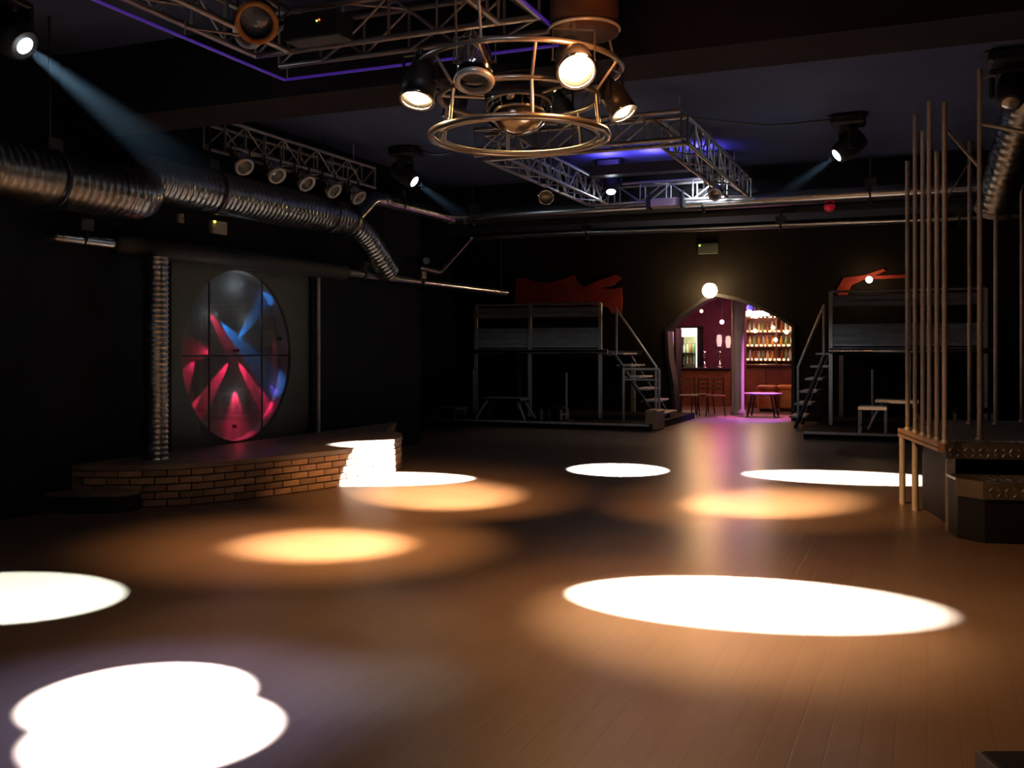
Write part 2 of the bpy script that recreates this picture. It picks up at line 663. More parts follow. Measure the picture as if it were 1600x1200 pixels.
niche_beam(.08, .01, -.34, -.42, RED, 130)
niche_beam(.08, .01, .42, -.36, RED, 130)
niche_beam(.06, .10, .60, .62, BLUE, 60, 9)
niche_beam(-.24, .44, .40, -.02, BLUE, 80)
niche_beam(-.42, .57, -.02, .12, RED, 70)
niche_beam(-.74, .80, -.40, .16, RED, 20, 14)
niche_beam(-.40, -.34, -.74, -.70, RED, 44, 8)
niche_beam(.46, -.30, .78, -.64, RED, 34, 9)
niche_beam(-.55, -.02, -.88, -.46, RED, 16, 20)
niche_beam(.10, -.40, .12, -.92, RED, 26, 30)
niche_beam(-.30, .04, -.75, .06, RED, 5, 26)
niche_beam(.82, .40, .86, -.30, RED, 16, 7)
niche_beam(.70, -.30, .86, -.46, (.2, .05, 1.0), 14, 12)
# red rim lamp, then pale fill lights added to brighten the drum
point(win, NP(0.08, -.80, .14), 0.35, (1.0, 0.03, 0.10), .04)
point(win, NP(.10, .80, .10), 0.30, (.8, .9, 1.0), .10)
point(win, NP(-.35, .45, .09), 0.12, (.8, .9, 1.0), .10)
point(win, NP(.30, .40, .12), 0.06, (.8, .9, 1.0), .06)
point(win, NP(.12, -.45, .12), 0.10, (1, .85, .85), .08)
for (s_, t_) in ((0.08, -.80), (-.76, -.44), (.90, .20)):
    MB().lathe([(.022, 0), (.022, .05), (.015, .055)], NP(s_, t_, DEPTH), DA, 10).build('rim_lamp', M_BLACKMET, win)
# metal tube beside the board and the dark pelmet above
tag(MB().tube(W(AL + .05, NB1 + .05, .38), W(AL + .05, NB1 + .05, 2.36), .022, 10).build('corner_tube', M_STEEL),
    'thin upright metal tube at the edge of the round window board', 'tube')

# ------------------------------------------------------------------ ducts and pipes
def rounded(pts, r=.25, k=6):
    pts = [Vector(p) for p in pts]
    out = [pts[0]]
    for i in range(1, len(pts) - 1):
        p, a, b = pts[i], pts[i - 1], pts[i + 1]
        d0 = min(r, (a - p).length * .48)
        d1 = min(r, (b - p).length * .48)
        q0 = p + (a - p).normalized() * d0
        q1 = p + (b - p).normalized() * d1
        for j in range(k + 1):
            t = j / k
            out.append(q0 * (1 - t) ** 2 + p * 2 * t * (1 - t) + q1 * t * t)
    out.append(pts[-1])
    return out


def ridged(pts, r, pitch, amp, n=20):
    """resample a path and swell the radius at every turn of the spiral seam"""
    pts = [Vector(p) for p in pts]
    seg = [(pts[i + 1] - pts[i]).length for i in range(len(pts) - 1)]
    total = sum(seg)
    step = pitch / 4
    N = max(4, int(total / step))
    out, rads = [], []
    prof = (1.0, .55, 0.0, .55)
    for i in range(N + 1):
        d = total * i / N
        k = 0
        while k < len(seg) - 1 and d > seg[k]:
            d -= seg[k]
            k += 1
        out.append(pts[k].lerp(pts[k + 1], min(1, d / seg[k])))
        rads.append(r + amp * prof[i % 4])
    return MB().sweep(out, rads, n)


def strap(parent, c, axis, r, up_to):
    s = MB()
    s.ring(c, r + .012, .014, axis, 24, 6, 1.0)
    s.box((c + DZ * (r + .05)), (.14, .14, .10), (DA, DB, DZ))
    s.tube(c + DZ * (r + .05), Vector((c.x, c.y, up_to)), .012, 6)
    return s.build('hanger_strap', M_BLACKMET, parent)


path = rounded([W(-6.3, 1.5, 2.72), W(-6.3, 6.78, 2.74), W(-6.78, 7.02, 3.02), W(-6.78, 10.75, 3.05)], .28)
duct = thing('air_duct', 'wide ridged silver air duct with a bend along the wall above the round window', 'duct', path[0])
ridged(path, .21, .075, .012, 24).build('duct_tube', M_DUCT, duct)
ec = MB().lathe([(.235, 0), (.235, .06), (.12, .16)], W(-6.78, 10.74, 3.05), DB, 24)
ec.build('end_collar', M_DUCT, duct)
for b in (5.75, 3.2):
    strap(duct, W(-6.3, b, 2.73), DB, .22, H)
strap(duct, W(-6.78, 8.2, 3.03), DB, .22, H)
strap(duct, W(-6.78, 10.3, 3.05), DB, .22, H)

path = rounded([W(-6.78, 10.85, 3.02), W(-6.75, 11.15, 2.92), W(-6.72, 11.75, 2.46)], .15)
tag(ridged(path, .15, .06, .012, 18).build('flexible_duct', M_DUCT, loc=path[0]),
    'short ridged flexible duct dropping from the wide air duct to the thin wall pipe', 'duct')

path = rounded([W(-6.78, 10.95, 3.08), W(-6.8, 11.45, 3.42), W(-6.8, 13.9, 3.46), W(1.9, 13.9, 3.48)], .12)
p1 = thing('ceiling_pipe', 'long bright round pipe hung in front of the far ceiling beam', 'pipe', path[0])
MB().sweep(path, .10, 16).build('pipe_tube', M_PIPE, p1)
for (a, b) in ((-6.8, 12.2), (-6.45, 13.9), (-2.9, 13.9), (-.7, 13.9)):
    strap(p1, W(a, b, 3.46), DB if b < 13.5 else DA, .10, H if b < 13.5 else H)
for (a, b, ax) in ((-6.8, 11.75, DB), (-6.8, 13.72, DB), (-6.62, 13.9, DA)):
    MB().lathe([(.112, -.05), (.112, .05)], W(a, b, 3.44 if b < 12 else 3.46), ax, 16).build('pipe_collar', M_PIPE, p1)

path = rounded([W(-6.95, 6.3, 2.37), W(-6.85, 6.35, 2.37), W(-6.85, 16.1, 2.42)], .03)
p2 = thing('wall_pipe', 'thin silver pipe running level along the wall under the wide duct', 'pipe', path[0])
MB().sweep(path, .055, 14).build('pipe_tube', M_PIPE, p2)
MB().lathe([(.055, 0), (.10, .02), (.10, 3.9), (.055, 3.92)], W(-6.85, 6.95, 2.375), DB + DZ * .005, 16).build('insulation_sleeve', M_BLACK, p2)
for b in (6.6, 11.3, 12.9):
    strap(p2, W(-6.85, b, 2.40), DB, .055, 2.52).name = 'wall_bracket'
MB().tube(W(-6.85, 15.9, 2.42), W(-6.85, 15.9, H), .012, 6).build('hanger_rod', M_BLACKMET, p2)

q0 = Vector((-1.55, 15.6, 2.72))
q1 = Vector((-1.2, 16.2, 2.67))
a3, z3 = on_b(735, 370, 15.05)
path = rounded([W(-6.9, ab(q0)[1] - .6, 2.74), q0, q1, W(a3, 15.05, z3), W(2.1, 15.05, 3.22)], .10)
p3 = thing('stepped_pipe', 'thin pipe with a slanting step that crosses behind the far beam', 'pipe', path[0])
MB().sweep(path, .055, 12).build('pipe_tube', M_PIPE, p3)
for a in (-5.0, -2.0, .4):
    strap(p3, W(a, 15.05, 3.24 - .008 * (a + 5)), DA, .055, H)

bcol = on_a(243, 700, -6.72)[0]
tag(ridged([W(-6.72, bcol, .38), W(-6.72, bcol, 2.28)], .108, .05, .010, 20).build('standing_duct', M_DUCT, loc=W(-6.72, bcol, .38)),
    'upright ridged silver duct standing on the brick stage beside the round window', 'duct')

# ------------------------------------------------------------------ brick stage
SH = 0.38
front = [W(AL, 6.68, 0)] + [Vector((x, y, 0)) for x, y in
         ((-3.62, 8.86), (-3.30, 8.88), (-2.89, 9.03), (-2.43, 9.45), (-2.05, 9.9), (-1.76, 10.3), (-1.52, 10.8), (-1.38, 11.35), (-1.33, 11.9),
          (-1.42, 12.4), (-1.62, 12.75))] + [W(AL, 12.55, 0)]


def smooth_path(pts, step):
    out = []
    n = len(pts)
    for i in range(n - 1):
        p0, p1, p2, p3 = pts[max(i - 1, 0)], pts[i], pts[i + 1], pts[min(i + 2, n - 1)]
        for k in range(12):
            t = k / 12
            out.append(0.5 * ((2 * p1) + (p2 - p0) * t + (2 * p0 - 5 * p1 + 4 * p2 - p3) * t * t + (3 * p1 - p0 - 3 * p2 + p3) * t ** 3))
    out.append(pts[-1])
    res, acc, last = [out[0]], 0, out[0]
    for p in out[1:]:
        while (p - last).length + acc >= step:
            d = (p - last).length
            t = (step - acc) / d
            last = last.lerp(p, t)
            res.append(last)
            acc = 0
        acc += (p - last).length
        last = p
    return res


fr = smooth_path(front, 0.1)
stage = thing('brick_stage', 'low curved stage with a brick front below the round window', 'stage', W(AL, 9, 0))
poly = [Vector((p.x, p.y, 0)) for p in fr] + [W(AL, 12.3, 0)]


def inset(path, d):
    out = []
    for i, p in enumerate(path):
        t = path[min(i + 1, len(path) - 1)] - path[max(i - 1, 0)]
        n = Vector((-t.y, t.x, 0)).normalized()
        out.append(p + n * d)
    return out


core = inset(fr, .03)
core[0], core[-1] = fr[0], fr[-1]
MB().prism([Vector((p.x, p.y, 0)) for p in core], (0, 0, SH - .04)).build('core_wall', M_MORTAR, stage)
topo = inset(fr, -.015)
topo[0], topo[-1] = fr[0], fr[-1]
MB().prism([Vector((p.x, p.y, SH - .045)) for p in topo], (0, 0, .045)).build('stage_top', M_STAGE, stage)
BL, BHT = 0.21, (SH - .045) / 5
fine = smooth_path(front, 0.105)
brick_me = {}
bm_ = MB().box((0, 0, 0), (BL - .012, .07, BHT - .010), bev=.004)
proto = []
for mm_ in M_BRICKS:
    o = bm_.build('brick', mm_)
    proto.append(o.data)
    bpy.data.objects.remove(o)
so = Vector(stage['_o'])
for row in range(5):
    z = BHT * (row + .5)
    i = 1 + row % 2
    while i < len(fine) - 3:
        p, t = fine[i], (fine[i + 1] - fine[i - 1]).normalized()
        n = Vector((-t.y, t.x, 0))
        M = Matrix.Translation(p - so + n * (.035 - random.uniform(0, .006)) + DZ * z) @ Matrix.Rotation(math.atan2(t.y, t.x), 4, 'Z')
        link_mesh('brick', random.choice(proto), stage, M)
        i += 2

# low curved step beside the stage
stp = [Vector((x, y, 0)) for x, y in ((-4.04, 8.60), (-3.70, 8.56), (-3.46, 8.57), (-3.34, 8.62), (-3.29, 8.72), (-3.29, 8.84), (-3.62, 8.82), (-3.94, 8.83))]
st = thing('stage_step', 'low dark curved step at the end of the brick stage', 'step', Vector((-3.7, 8.7, 0)))
MB().prism(stp, (0, 0, .14)).build('step_body', M_BLACK, st)
MB().prism([p + Vector((0, 0, .14)) for p in stp], (0, 0, .025)).build('step_top', M_STAGE, st)


# ------------------------------------------------------------------ trusses
def truss_run(root, p0, p1, w, h, bays):
    """box truss between two floor-plan points; parts: four chords and the zigzag braces"""
    p0, p1 = Vector(p0), Vector(p1)
    t = (p1 - p0).normalized()
    n = Vector((-t.y, t.x, 0))
    L = (p1 - p0).length
    for s in (-1, 1):
        for z in (0, h):
            q = n * (s * w / 2) + DZ * z
            MB().tube(p0 + q, p1 + q, .021, 10).build('chord', M_ALU, root)
    step = L / bays
    ob = Vector(root['_o'])

    def brace(a, b, r):
        key = (round((b - a).length, 3), r)
        if key not in brace.mesh:
            o = MB().tube((0, 0, 0), (0, 0, key[0]), r, 6).build('brace', M_ALU)
            brace.mesh[key] = o.data
            bpy.data.objects.remove(o)
        q = DZ.rotation_difference((b - a).normalized())
        link_mesh('brace', brace.mesh[key], root, Matrix.Translation(a - ob) @ q.to_matrix().to_4x4())
    if not hasattr(truss_run, 'mesh'):
        truss_run.mesh = {}
    brace.mesh = truss_run.mesh
    for i in range(bays):
        a, b = p0 + t * step * i, p0 + t * step * (i + 1)
        for s in (-1, 1):
            q = n * (s * w / 2)
            brace(a + q, a + q + DZ * h, .012)
            if i % 2 == 0:
                brace(a + q, b + q + DZ * h, .010)
            else:
                brace(a + q + DZ * h, b + q, .010)
        if i % 2 == 0:
            brace(a - n * w / 2 + DZ * h, b + n * w / 2 + DZ * h, .010)
        else:
            brace(a + n * w / 2, b - n * w / 2, .010)
    e = p1
    for s in (-1, 1):
        brace(e + n * (s * w / 2), e + n * (s * w / 2) + DZ * h, .012)


def truss_square(name, label, a0, a1, b0, b1, z, w, h, nb, nl):
    root = thing(name, label, 'truss', W((a0 + a1) / 2, (b0 + b1) / 2, z))
    k = w / 2
    truss_run(root, W(a0, b1 - k, z), W(a1, b1 - k, z), w, h, nb)
    truss_run(root, W(a0, b0 + k, z), W(a1, b0 + k, z), w, h, nb)
    truss_run(root, W(a0 + k, b0 + w, z), W(a0 + k, b1 - w, z), w, h, nl)
    truss_run(root, W(a1 - k, b0 + w, z), W(a1 - k, b1 - w, z), w, h, nl)
    for a in (a0 + k, a1 - k):
        for b in (b0 + .5, b1 - .5):
            MB().tube(W(a, b, z + h), W(a, b, H), .008, 6).build('hanging_wire', M_STEEL, root)
    return root


TZ = 3.50
near = truss_square('square_truss', 'square aluminium lighting truss hung in front of the near beam with violet tube below',
                    -4.55, -2.32, 4.0, 6.30, TZ + .06, .29, .29, 6, 5)
TF = 3.45
far = truss_square('square_truss', 'long aluminium lighting truss frame hung between the two ceiling beams',
                   -4.40, -2.2, 9.5, 13.62, TF, .27, .27, 6, 11)
# short straight truss with five lamps by the wall
lt = thing('straight_truss', 'short straight aluminium truss carrying five lamps above the wide duct', 'truss', W(-6.75, 9.8, 3.55))
truss_run(lt, W(-6.68, 8.15, 3.47), W(-6.68, 11.1, 3.49), .27, .25, 9)
for b in (8.6, 10.8):
    MB().tube(W(-6.68, b, 3.72), W(-6.68, b, H), .008, 6).build('hanging_wire', M_STEEL, lt)

# violet tubes below the near truss and in the far truss
vt = thing('violet_tube_frame', 'thin violet glowing tube frame hung under the near square truss', 'tube light', W(-3.4, 5.15, 3.38))
for (p, q) in ((W(-4.55, 6.36, 3.475), W(-2.22, 6.36, 3.475)), (W(-4.55, 3.95, 3.475), W(-4.55, 6.36, 3.475)), (W(-2.22, 3.95, 3.475), W(-2.22, 6.36, 3.475)),
               (W(-4.55, 3.95, 3.475), W(-2.22, 3.95, 3.475))):
    MB().tube(p, q, .011, 8).build('tube', G_UV, vt)
for (a, b) in ((-4.5, 6.33), (-3.4, 6.33), (-2.3, 6.33), (-4.5, 5.2), (-2.3, 5.2), (-4.5, 4.0), (-2.3, 4.0)):
    MB().tube(W(a, b, 3.475), W(a, b, 3.57), .005, 6).build('hook', M_STEEL, vt)
ut = thing('ultraviolet_fitting', 'violet tube fitting lying across the long truss and lighting the ceiling', 'tube light', W(-3.3, 12.6, 3.72))
MB().rbox(-4.3, -2.3, 12.50, 12.70, 3.70, 3.74).build('tray', M_BLACKMET, ut)
MB().rbox(-4.3, -2.3, 12.49, 12.50, 3.70, 3.83).build('tray_lip', M_BLACKMET, ut)
MB().tube(W(-4.1, 12.6, 3.775), W(-2.5, 12.6, 3.775), .018, 10).build('tube', glow('ultraviolet_glow', (0.16, 0.10, 1.0), 1.6), ut)
for a in (-3.9, -3.3, -2.7):
    spot(ut, W(a, 12.6, 3.80), W(a, 12.7, 4.6), 84, 110, (.22, .14, 1.0), 1.0, .05)
for a in (-4.15, -2.45):
    MB().rbox(a - .02, a + .02, 12.55, 12.65, 3.73, 3.80).build('tube_holder', M_BLACKMET, ut)


# ------------------------------------------------------------------ stage lamps
def cable(name, pts, r, label):
    p = rounded(pts, .6, 8)
    return tag(MB().sweep(p, r, 6).build(name, M_RUBBER, loc=p[0]), label, 'cable')


HEAD_ME = {}


def moving_head(top, target, label, group=None, lit=True, half=5.9, power=9000, color=(.86, .97, 1.0), s=1.0, lens_glow=None, blend=.05, yaw=None):
    """hung upside down: base at `top`, yoke below, head turned to the target"""
    top, target = Vector(top), Vector(target)
    root = thing('moving_head_lamp', label, 'stage light', top, group, local=True)
    piv = top - DZ * (.36 * s)
    d = (target - piv).normalized()
    pan = math.atan2(d.y, d.x)
    if not HEAD_ME:
        def keep(key, mb, m):
            o = mb.build(key, m)
            HEAD_ME[key] = o.data
            bpy.data.objects.remove(o)
        keep('base', MB().box((0, 0, -.07), (.36, .30, .12), bev=.025).box((0, 0, -.006), (.42, .10, .012)), M_BLACK)
        y = MB().lathe([(.09, -.13), (.09, -.16)], (0, 0, 0), (0, 0, 1), 16)
        y.box((0, 0, -.175), (.10, .32, .04), bev=.01)
        for k in (-1, 1):
            y.box((0, .15 * k, -.28), (.10, .035, .24), bev=.012)
            y.lathe([(.045, -.02), (.045, .02)], (0, .15 * k, -.36), (0, 1, 0), 12)
        keep('yoke', y, M_BLACK)
        # head axis is +x
        keep('head', MB().lathe([(.05, -.20), (.10, -.185), (.115, -.12), (.12, 0), (.115, .10), (.095, .15), (.085, .155)], (0, 0, 0), (1, 0, 0), 20), M_BLACK)
        keep('lens', MB().lathe([(.0, .172), (.04, .168), (.068, .156)], (0, 0, 0), (1, 0, 0), 18, cap=False), G_WHITE)
        keep('lens_off', MB().lathe([(.0, .172), (.04, .168), (.068, .156)], (0, 0, 0), (1, 0, 0), 18, cap=False), M_LENSOFF)
        keep('fin', MB().box((-.12, 0, .105), (.12, .08, .03)), M_BLACK)
    S = Matrix.Scale(s, 4)
    link_mesh('base', HEAD_ME['base'], root, Matrix.Rotation(ROT, 4, 'Z') @ S)
    link_mesh('yoke', HEAD_ME['yoke'], root, Matrix.Rotation(pan, 4, 'Z') @ S)
    R = d.to_track_quat('X', 'Z').to_matrix().to_4x4()
    h = link_mesh('head', HEAD_ME['head'], root, Matrix.Translation((0, 0, -.36 * s)) @ R @ S)
    link_mesh('lens', HEAD_ME['lens' if lit else 'lens_off'], h, Matrix.Diagonal((1, .72, .72, 1)) if s > 1.1 else None)
    link_mesh('cooling_fin', HEAD_ME['fin'], h)
    if lit and power:
        spot(root, piv + d * (.19 * s), target, half, power, color, blend, .035)
    return root


PAR_ME = {}


def par_can(hang, target, label, group=None, glowmat=None, power=0, half=20, color=(1, .58, .22), blend=1.0, s=1.0, body='black', drop=.22, rim=False):
    hang, target = Vector(hang), Vector(target)
    root = thing('par_lamp', label, 'stage light', hang, group, local=True)
    piv = hang - DZ * drop * s
    d = (target - piv).normalized()
    pan = math.atan2(d.y, d.x)
    if not PAR_ME:
        def keep(key, mb, m):
            o = mb.build(key, m)
            PAR_ME[key] = o.data
            bpy.data.objects.remove(o)
        prof = [(.03, -.20), (.06, -.19), (.075, -.12), (.10, -.06), (.108, .02), (.108, .13)]
        keep('can_black', MB().lathe(prof + [(.098, .13), (.098, .05)], (0, 0, 0), (1, 0, 0), 22, cap=False), M_BLACKMET)
        keep('can_silver', MB().lathe(prof + [(.098, .13), (.098, .05)], (0, 0, 0), (1, 0, 0), 22, cap=False), M_CHROME)
        keep('frame', MB().ring((.135, 0, 0), .108, .010, (1, 0, 0), 28, 6), M_CHROME)
        keep('frame_wide', MB().ring((.135, 0, 0), .100, .022, (1, 0, 0), 28, 8), mat('pale_ring', (.85, .88, .9), .35, .5, var=.03))
        keep('frame_orange', MB().ring((.135, 0, 0), .112, .018, (1, 0, 0), 28, 6), M_ORANGE)
        b = MB()
        for k in (-1, 1):
            b.box((0, .122 * k, -.11), (.03, .006, .24))
            b.lathe([(.016, -.012), (.016, .012)], (0, .118 * k, -.22), (0, 1, 0), 8)
        b.box((0, 0, .006), (.03, .25, .006))
        b.lathe([(.02, 0), (.02, .05)], (0, 0, 0), (0, 0, 1), 10)
        keep('bracket', b, M_BLACKMET)
        keep('lens', MB().lathe([(.0, .150), (.04, .143), (.075, .115), (.098, .06)], (0, 0, 0), (1, 0, 0), 22, cap=False), G_WARM)
        keep('lens_off', MB().lathe([(.0, .085), (.05, .078), (.098, .06)], (0, 0, 0), (1, 0, 0), 22, cap=False), M_LENSOFF)
    S = Matrix.Scale(s, 4)
    br = link_mesh('bracket', PAR_ME['bracket'], root, Matrix.Rotation(pan, 4, 'Z') @ S)
    if drop != .22:
        br.scale = (s, s, s * drop / .22)
    R = d.to_track_quat('X', 'Z').to_matrix().to_4x4()
    can = link_mesh('can', PAR_ME['can_' + body], root, Matrix.Translation((0, 0, -drop * s)) @ R @ S)
    link_mesh('lens', PAR_ME['lens' if glowmat else 'lens_off'], can)
    link_mesh('front_ring', PAR_ME['frame_orange' if rim else 'frame_wide' if body == 'silver' else 'frame'], can)
    if power:
        spot(root, piv + d * (.16 * s), target, half, power, color, blend, .06)
    return root


PW = 70000
T3 = on_z(1134, 938)
T5 = on_z(1300, 745)
T6 = on_z(605, 748)
T4 = on_z(965, 733)
T1 = on_z(10, 933)
moving_head(Vector((-3.43, 6.75, H)), T3, 'black moving head lamp on the ceiling in front of the near beam, lit white', half=6.1, power=PW, s=1.2)
moving_head(Vector((-1.36, 12.7, H)), T5, 'black moving head lamp on the ceiling beside the short wall truss, lit white', half=6.0, power=PW)
moving_head(Vector((3.70, 10.96, H)), T6, 'black moving head lamp on the ceiling near the tall pole cage, lit white', half=6.0, power=PW)
# heads clamped under the trusses
moving_head(W(-3.98, 13.0, H), T4, 'black moving head lamp inside the long truss, beam down to the dance floor', half=8.6, power=PW * .35, s=.9)
moving_head(W(-2.62, 13.0, H), W(-4.6, 19.0, .6), 'black moving head lamp inside the long truss, turned to the end wall', half=58, power=150, color=(.8, .9, 1), blend=1.0, s=.85)
def halo(root, pos, tgt, half, power, col):
    """soft spill round a hard beam from the same lamp"""
    spot(root, pos, tgt, half, power, col, 1.0, .05)


m1 = moving_head(Vector((-.75, 4.35, H)), on_z(225, 1088), 'black moving head lamp before the square truss with a beam straight to the floor', half=6.9, power=PW * .5,
                 color=(.72, .84, 1), blend=.10, s=.8)
halo(m1, Vector((-.80, 4.3, 3.55)), on_z(240, 1100), 17, 900, (.42, .48, 1))
moving_head(Vector((-.35, 3.95, H)), on_z(250, 1142), 'black moving head lamp on the ceiling before the square truss, beam crossing the first one', half=6.8, power=PW * .5,
            color=(.72, .84, 1), blend=.10, s=.8)
m2 = moving_head(Vector((-.1, 4.5, H)), T1, 'black moving head lamp before the square truss with a beam slanting to the stage step', half=7.3, power=PW * .28,
                 color=(.66, .95, 1), s=.8)
halo(m2, Vector((-.1, 4.45, 3.5)), Vector((-.6, 4.2, 0)), 9, 160, (.55, .85, 1))

# ------------------------------------------------------------------ ring rig
RC = Vector((0.045, 6.25, 0))
ra, rb = ab(RC)
rig = thing('ring_rig', 'round lamp rig of three metal rings around a mirrored dome', 'light rig', Vector((RC.x, RC.y, 2.74)))
ZU, ZM, ZL = 3.16, 2.98, 2.745
RU, RM, RL = .64, .50, .555
MB().ring(Vector((RC.x, RC.y, ZU)), RU, .018, n=56).build('upper_ring', M_RING, rig)
MB().ring(Vector((RC.x, RC.y, ZM)), RM, .018, n=56).build('middle_ring', M_RING, rig)
MB().ring(Vector((RC.x, RC.y, ZL)), RL, .022, n=56).build('lower_ring', M_RING, rig)
MB().ring(Vector((RC.x, RC.y, ZL)), RL - .06, .012, n=56).build('inner_ring', M_RING, rig)
for k in range(8):
    a = math.radians(45 * k + 22)
    d = Vector((math.cos(a), math.sin(a), 0))
    c = Vector((RC.x, RC.y, 0))
    MB().tube(c + d * (RL - .06) + DZ * ZL, c + d * RL + DZ * ZL, .010, 6).build('rung', M_RING, rig)
for k in range(6):
    a = math.radians(60 * k + 38)
    d = Vector((math.cos(a), math.sin(a), 0))
    c = Vector((RC.x, RC.y, 0))
    MB().tube(c + d * RM + DZ * ZM, c + d * (RL - .03) + DZ * ZL, .013, 8).build('post', M_RING, rig)
    MB().tube(c + d * RU + DZ * ZU, c + d * RM + DZ * ZM, .010, 8).build('strut', M_STEEL, rig)
for k in range(3):
    a = math.radians(120 * k + 10)
    d = Vector((math.cos(a), math.sin(a), 0))
    MB().tube(Vector((RC.x, RC.y, ZU)) + d * RU, Vector((RC.x, RC.y, H)) + d * .5 - DB * (.25 if k < 9 else 0), .009, 6).build('hanging_rod', M_STEEL, rig)
for k in range(3):
    a = math.radians(120 * k + 70)
    d = Vector((math.cos(a), math.sin(a), 0))
    MB().tube(Vector((RC.x, RC.y, ZM)) + d * RM, Vector((RC.x, RC.y, ZM)) + d * .06, .010, 6).build('spoke', M_RING, rig)
hd_ = Vector((.45, 6.2, 0))
hdr = thing('hoist_drum', 'round brown hoist drum on the ceiling above the brightest warm lamp', 'hoist', hd_ + DZ * 3.36)
MB().lathe([(.19, 3.36), (.215, 3.37), (.215, 3.85), (.17, 3.88), (.17, H)], hd_, DZ, 26).build('drum', mat('brown_drum', (.045, .020, .014), .7, var=.15, spec=.2), hdr)
MB().ring(hd_ + DZ * 3.40, .217, .012, n=32).build('drum_band', M_STEEL, hdr)
dome = thing('mirror_dome', 'mirrored half-dome effect lamp in the middle of the ring rig', 'effect light', Vector((RC.x, RC.y, ZM)))
prof = [(.0, -.215)] + [(.215 * math.sin(t * math.pi / 18), -.215 * math.cos(t * math.pi / 18)) for t in range(1, 10)]
MB().lathe(prof, Vector((RC.x, RC.y, ZM - .01)), DZ, 28, cap=False).build('dome', M_CHROME, dome)
MB().lathe([(.21, -.01), (.22, .0), (.22, .05), (.12, .07), (.12, .15), (.04, .17)], Vector((RC.x, RC.y, ZM - .01)), DZ, 28).build('housing', M_BLACKMET, dome)
for k in range(9):
    a = math.radians(40 * k)
    for e in (28, 55):
        d = Vector((math.cos(a) * math.sin(math.radians(e)), math.sin(a) * math.sin(math.radians(e)), -math.cos(math.radians(e))))
        MB().lathe([(.026, -.004), (.026, .010), (.018, .014)], Vector((RC.x, RC.y, ZM - .01)) + d * .20, d, 12).build('lens', mat('bright_lens', (.95, .97, 1.0), .08, 1.0, var=.02), dome)

WARM = (1.0, .47, .15)


def par_lit(hang, tgt, label, core, core_half, wide, wide_half, sc, drop=.22):
    p = par_can(hang, tgt, label, glowmat=1, s=sc, drop=drop)
    piv = Vector(hang) - DZ * drop * sc
    d = (Vector(tgt) - piv).normalized()
    if core:
        spot(p, piv + d * (.19 * sc), tgt, core_half, core, (1, .62, .30), 1.0, .06)
    if wide:
        spot(p, piv + d * (.19 * sc), tgt, wide_half, wide, WARM, 1.0, .06)
    return p


par_lit(Vector((RC.x - .60, RC.y - .22, ZU + .03)), Vector((-1.0, 5.0, 0)), 'lit warm lamp on the ring rig pointing down beside the square truss', 150, 22, 60, 40, .95, .17)
hang = Vector((RC.x - .26, RC.y - .52, ZU + .04))
par_can(hang, Vector((RC.x - .30, RC.y - 1.7, 0)), 'unlit chrome lamp on the ring rig pointing down with a pale lens', body='silver', s=.98, drop=.14)
pb = par_lit(Vector((RC.x + .31, RC.y - .50, ZU + .09)), Vector((.75, 2.5, .0)), 'lit warm lamp on the ring rig facing into the hall, the brightest one', 90, 22, 0, 36, 1.0, .17)
point(pb, Vector((RC.x + .37, RC.y - .72, ZU - .10)), 22, (1, .34, .10), .08)
par_lit(Vector((RC.x + .60, RC.y - .05, ZU - .02)), Vector((2.2, 5.2, 0)), 'lit warm lamp on the ring rig turned towards the checker plate platform', 120, 18, 260, 60, .8, .22)
# lamps on the far side of the rig that make the warm pools
for (dx, dy, tgt, core, ch, wide, wh, lab) in (
        (-.42, .46, on_z(510, 851), 9500, 13.5, 1100, 28, 'lit warm lamp behind the mirrored dome aimed at the floor by the brick stage'),
        (-.12, .62, on_z(690, 774), 14000, 13, 1100, 24, 'lit warm lamp behind the mirrored dome aimed along the brick stage'),
        (.30, .55, on_z(1195, 787), 14000, 12, 1100, 24, 'lit warm lamp behind the mirrored dome aimed in front of the pole cage'),
        (.02, .42, on_z(1110, 962), 2500, 19, 260, 34, 'lit warm lamp behind the mirrored dome aimed at the open floor')):
    par_lit(Vector((RC.x + dx, RC.y + dy, ZU + .02)), tgt, lab, core, ch, wide, wh, .7, .18)

# par with orange frame and dark control box inside the near truss
par_can(W(-4.14, 5.5, TZ + .29), Vector((-1.0, 1.5, .4)), 'unlit lamp with orange rim clamped inside the near square truss', rim=True, s=1.1, drop=.14)
par_can(W(-4.36, 5.75, TZ + .29), Vector((-3.0, 2.5, .4)), 'unlit chrome lamp beside the orange rimmed lamp inside the near square truss', body='silver', s=.9, drop=.14)
bx = thing('control_box', 'black control box with tiny indicator lights in the near square truss', 'control box', W(-3.94, 6.0, TZ + .06))
MB().rbox(-4.16, -3.72, 5.80, 6.02, TZ + .06, TZ + .24, .01).build('housing', M_BLACK, bx)
MB().lathe([(.006, 0), (.005, .006)], W(-3.88, 5.80, TZ + .17), -DB, 8).build('indicator', glow('green_led', (.3, 1, .05), 6), bx)
MB().lathe([(.006, 0), (.005, .006)], W(-3.86, 5.80, TZ + .175), -DB, 8).build('indicator', glow('red_led', (1, .05, .03), 6), bx)

# five lamps under the short wall truss
words = ('first', 'second', 'third', 'fourth', 'fifth')
for k in range(5):
    b = 8.28 + .54 * k
    hang = W(-6.46, b, 3.47)
    par_can(hang, hang + DA * .95 - DB * (.45 - .1 * k) - DZ * 1.0, 'unlit silver lamp under the short wall truss, %s from the near beam' % words[k],
            'lamps under the short wall truss', body='silver', s=.85, drop=.16)
MB_ = None
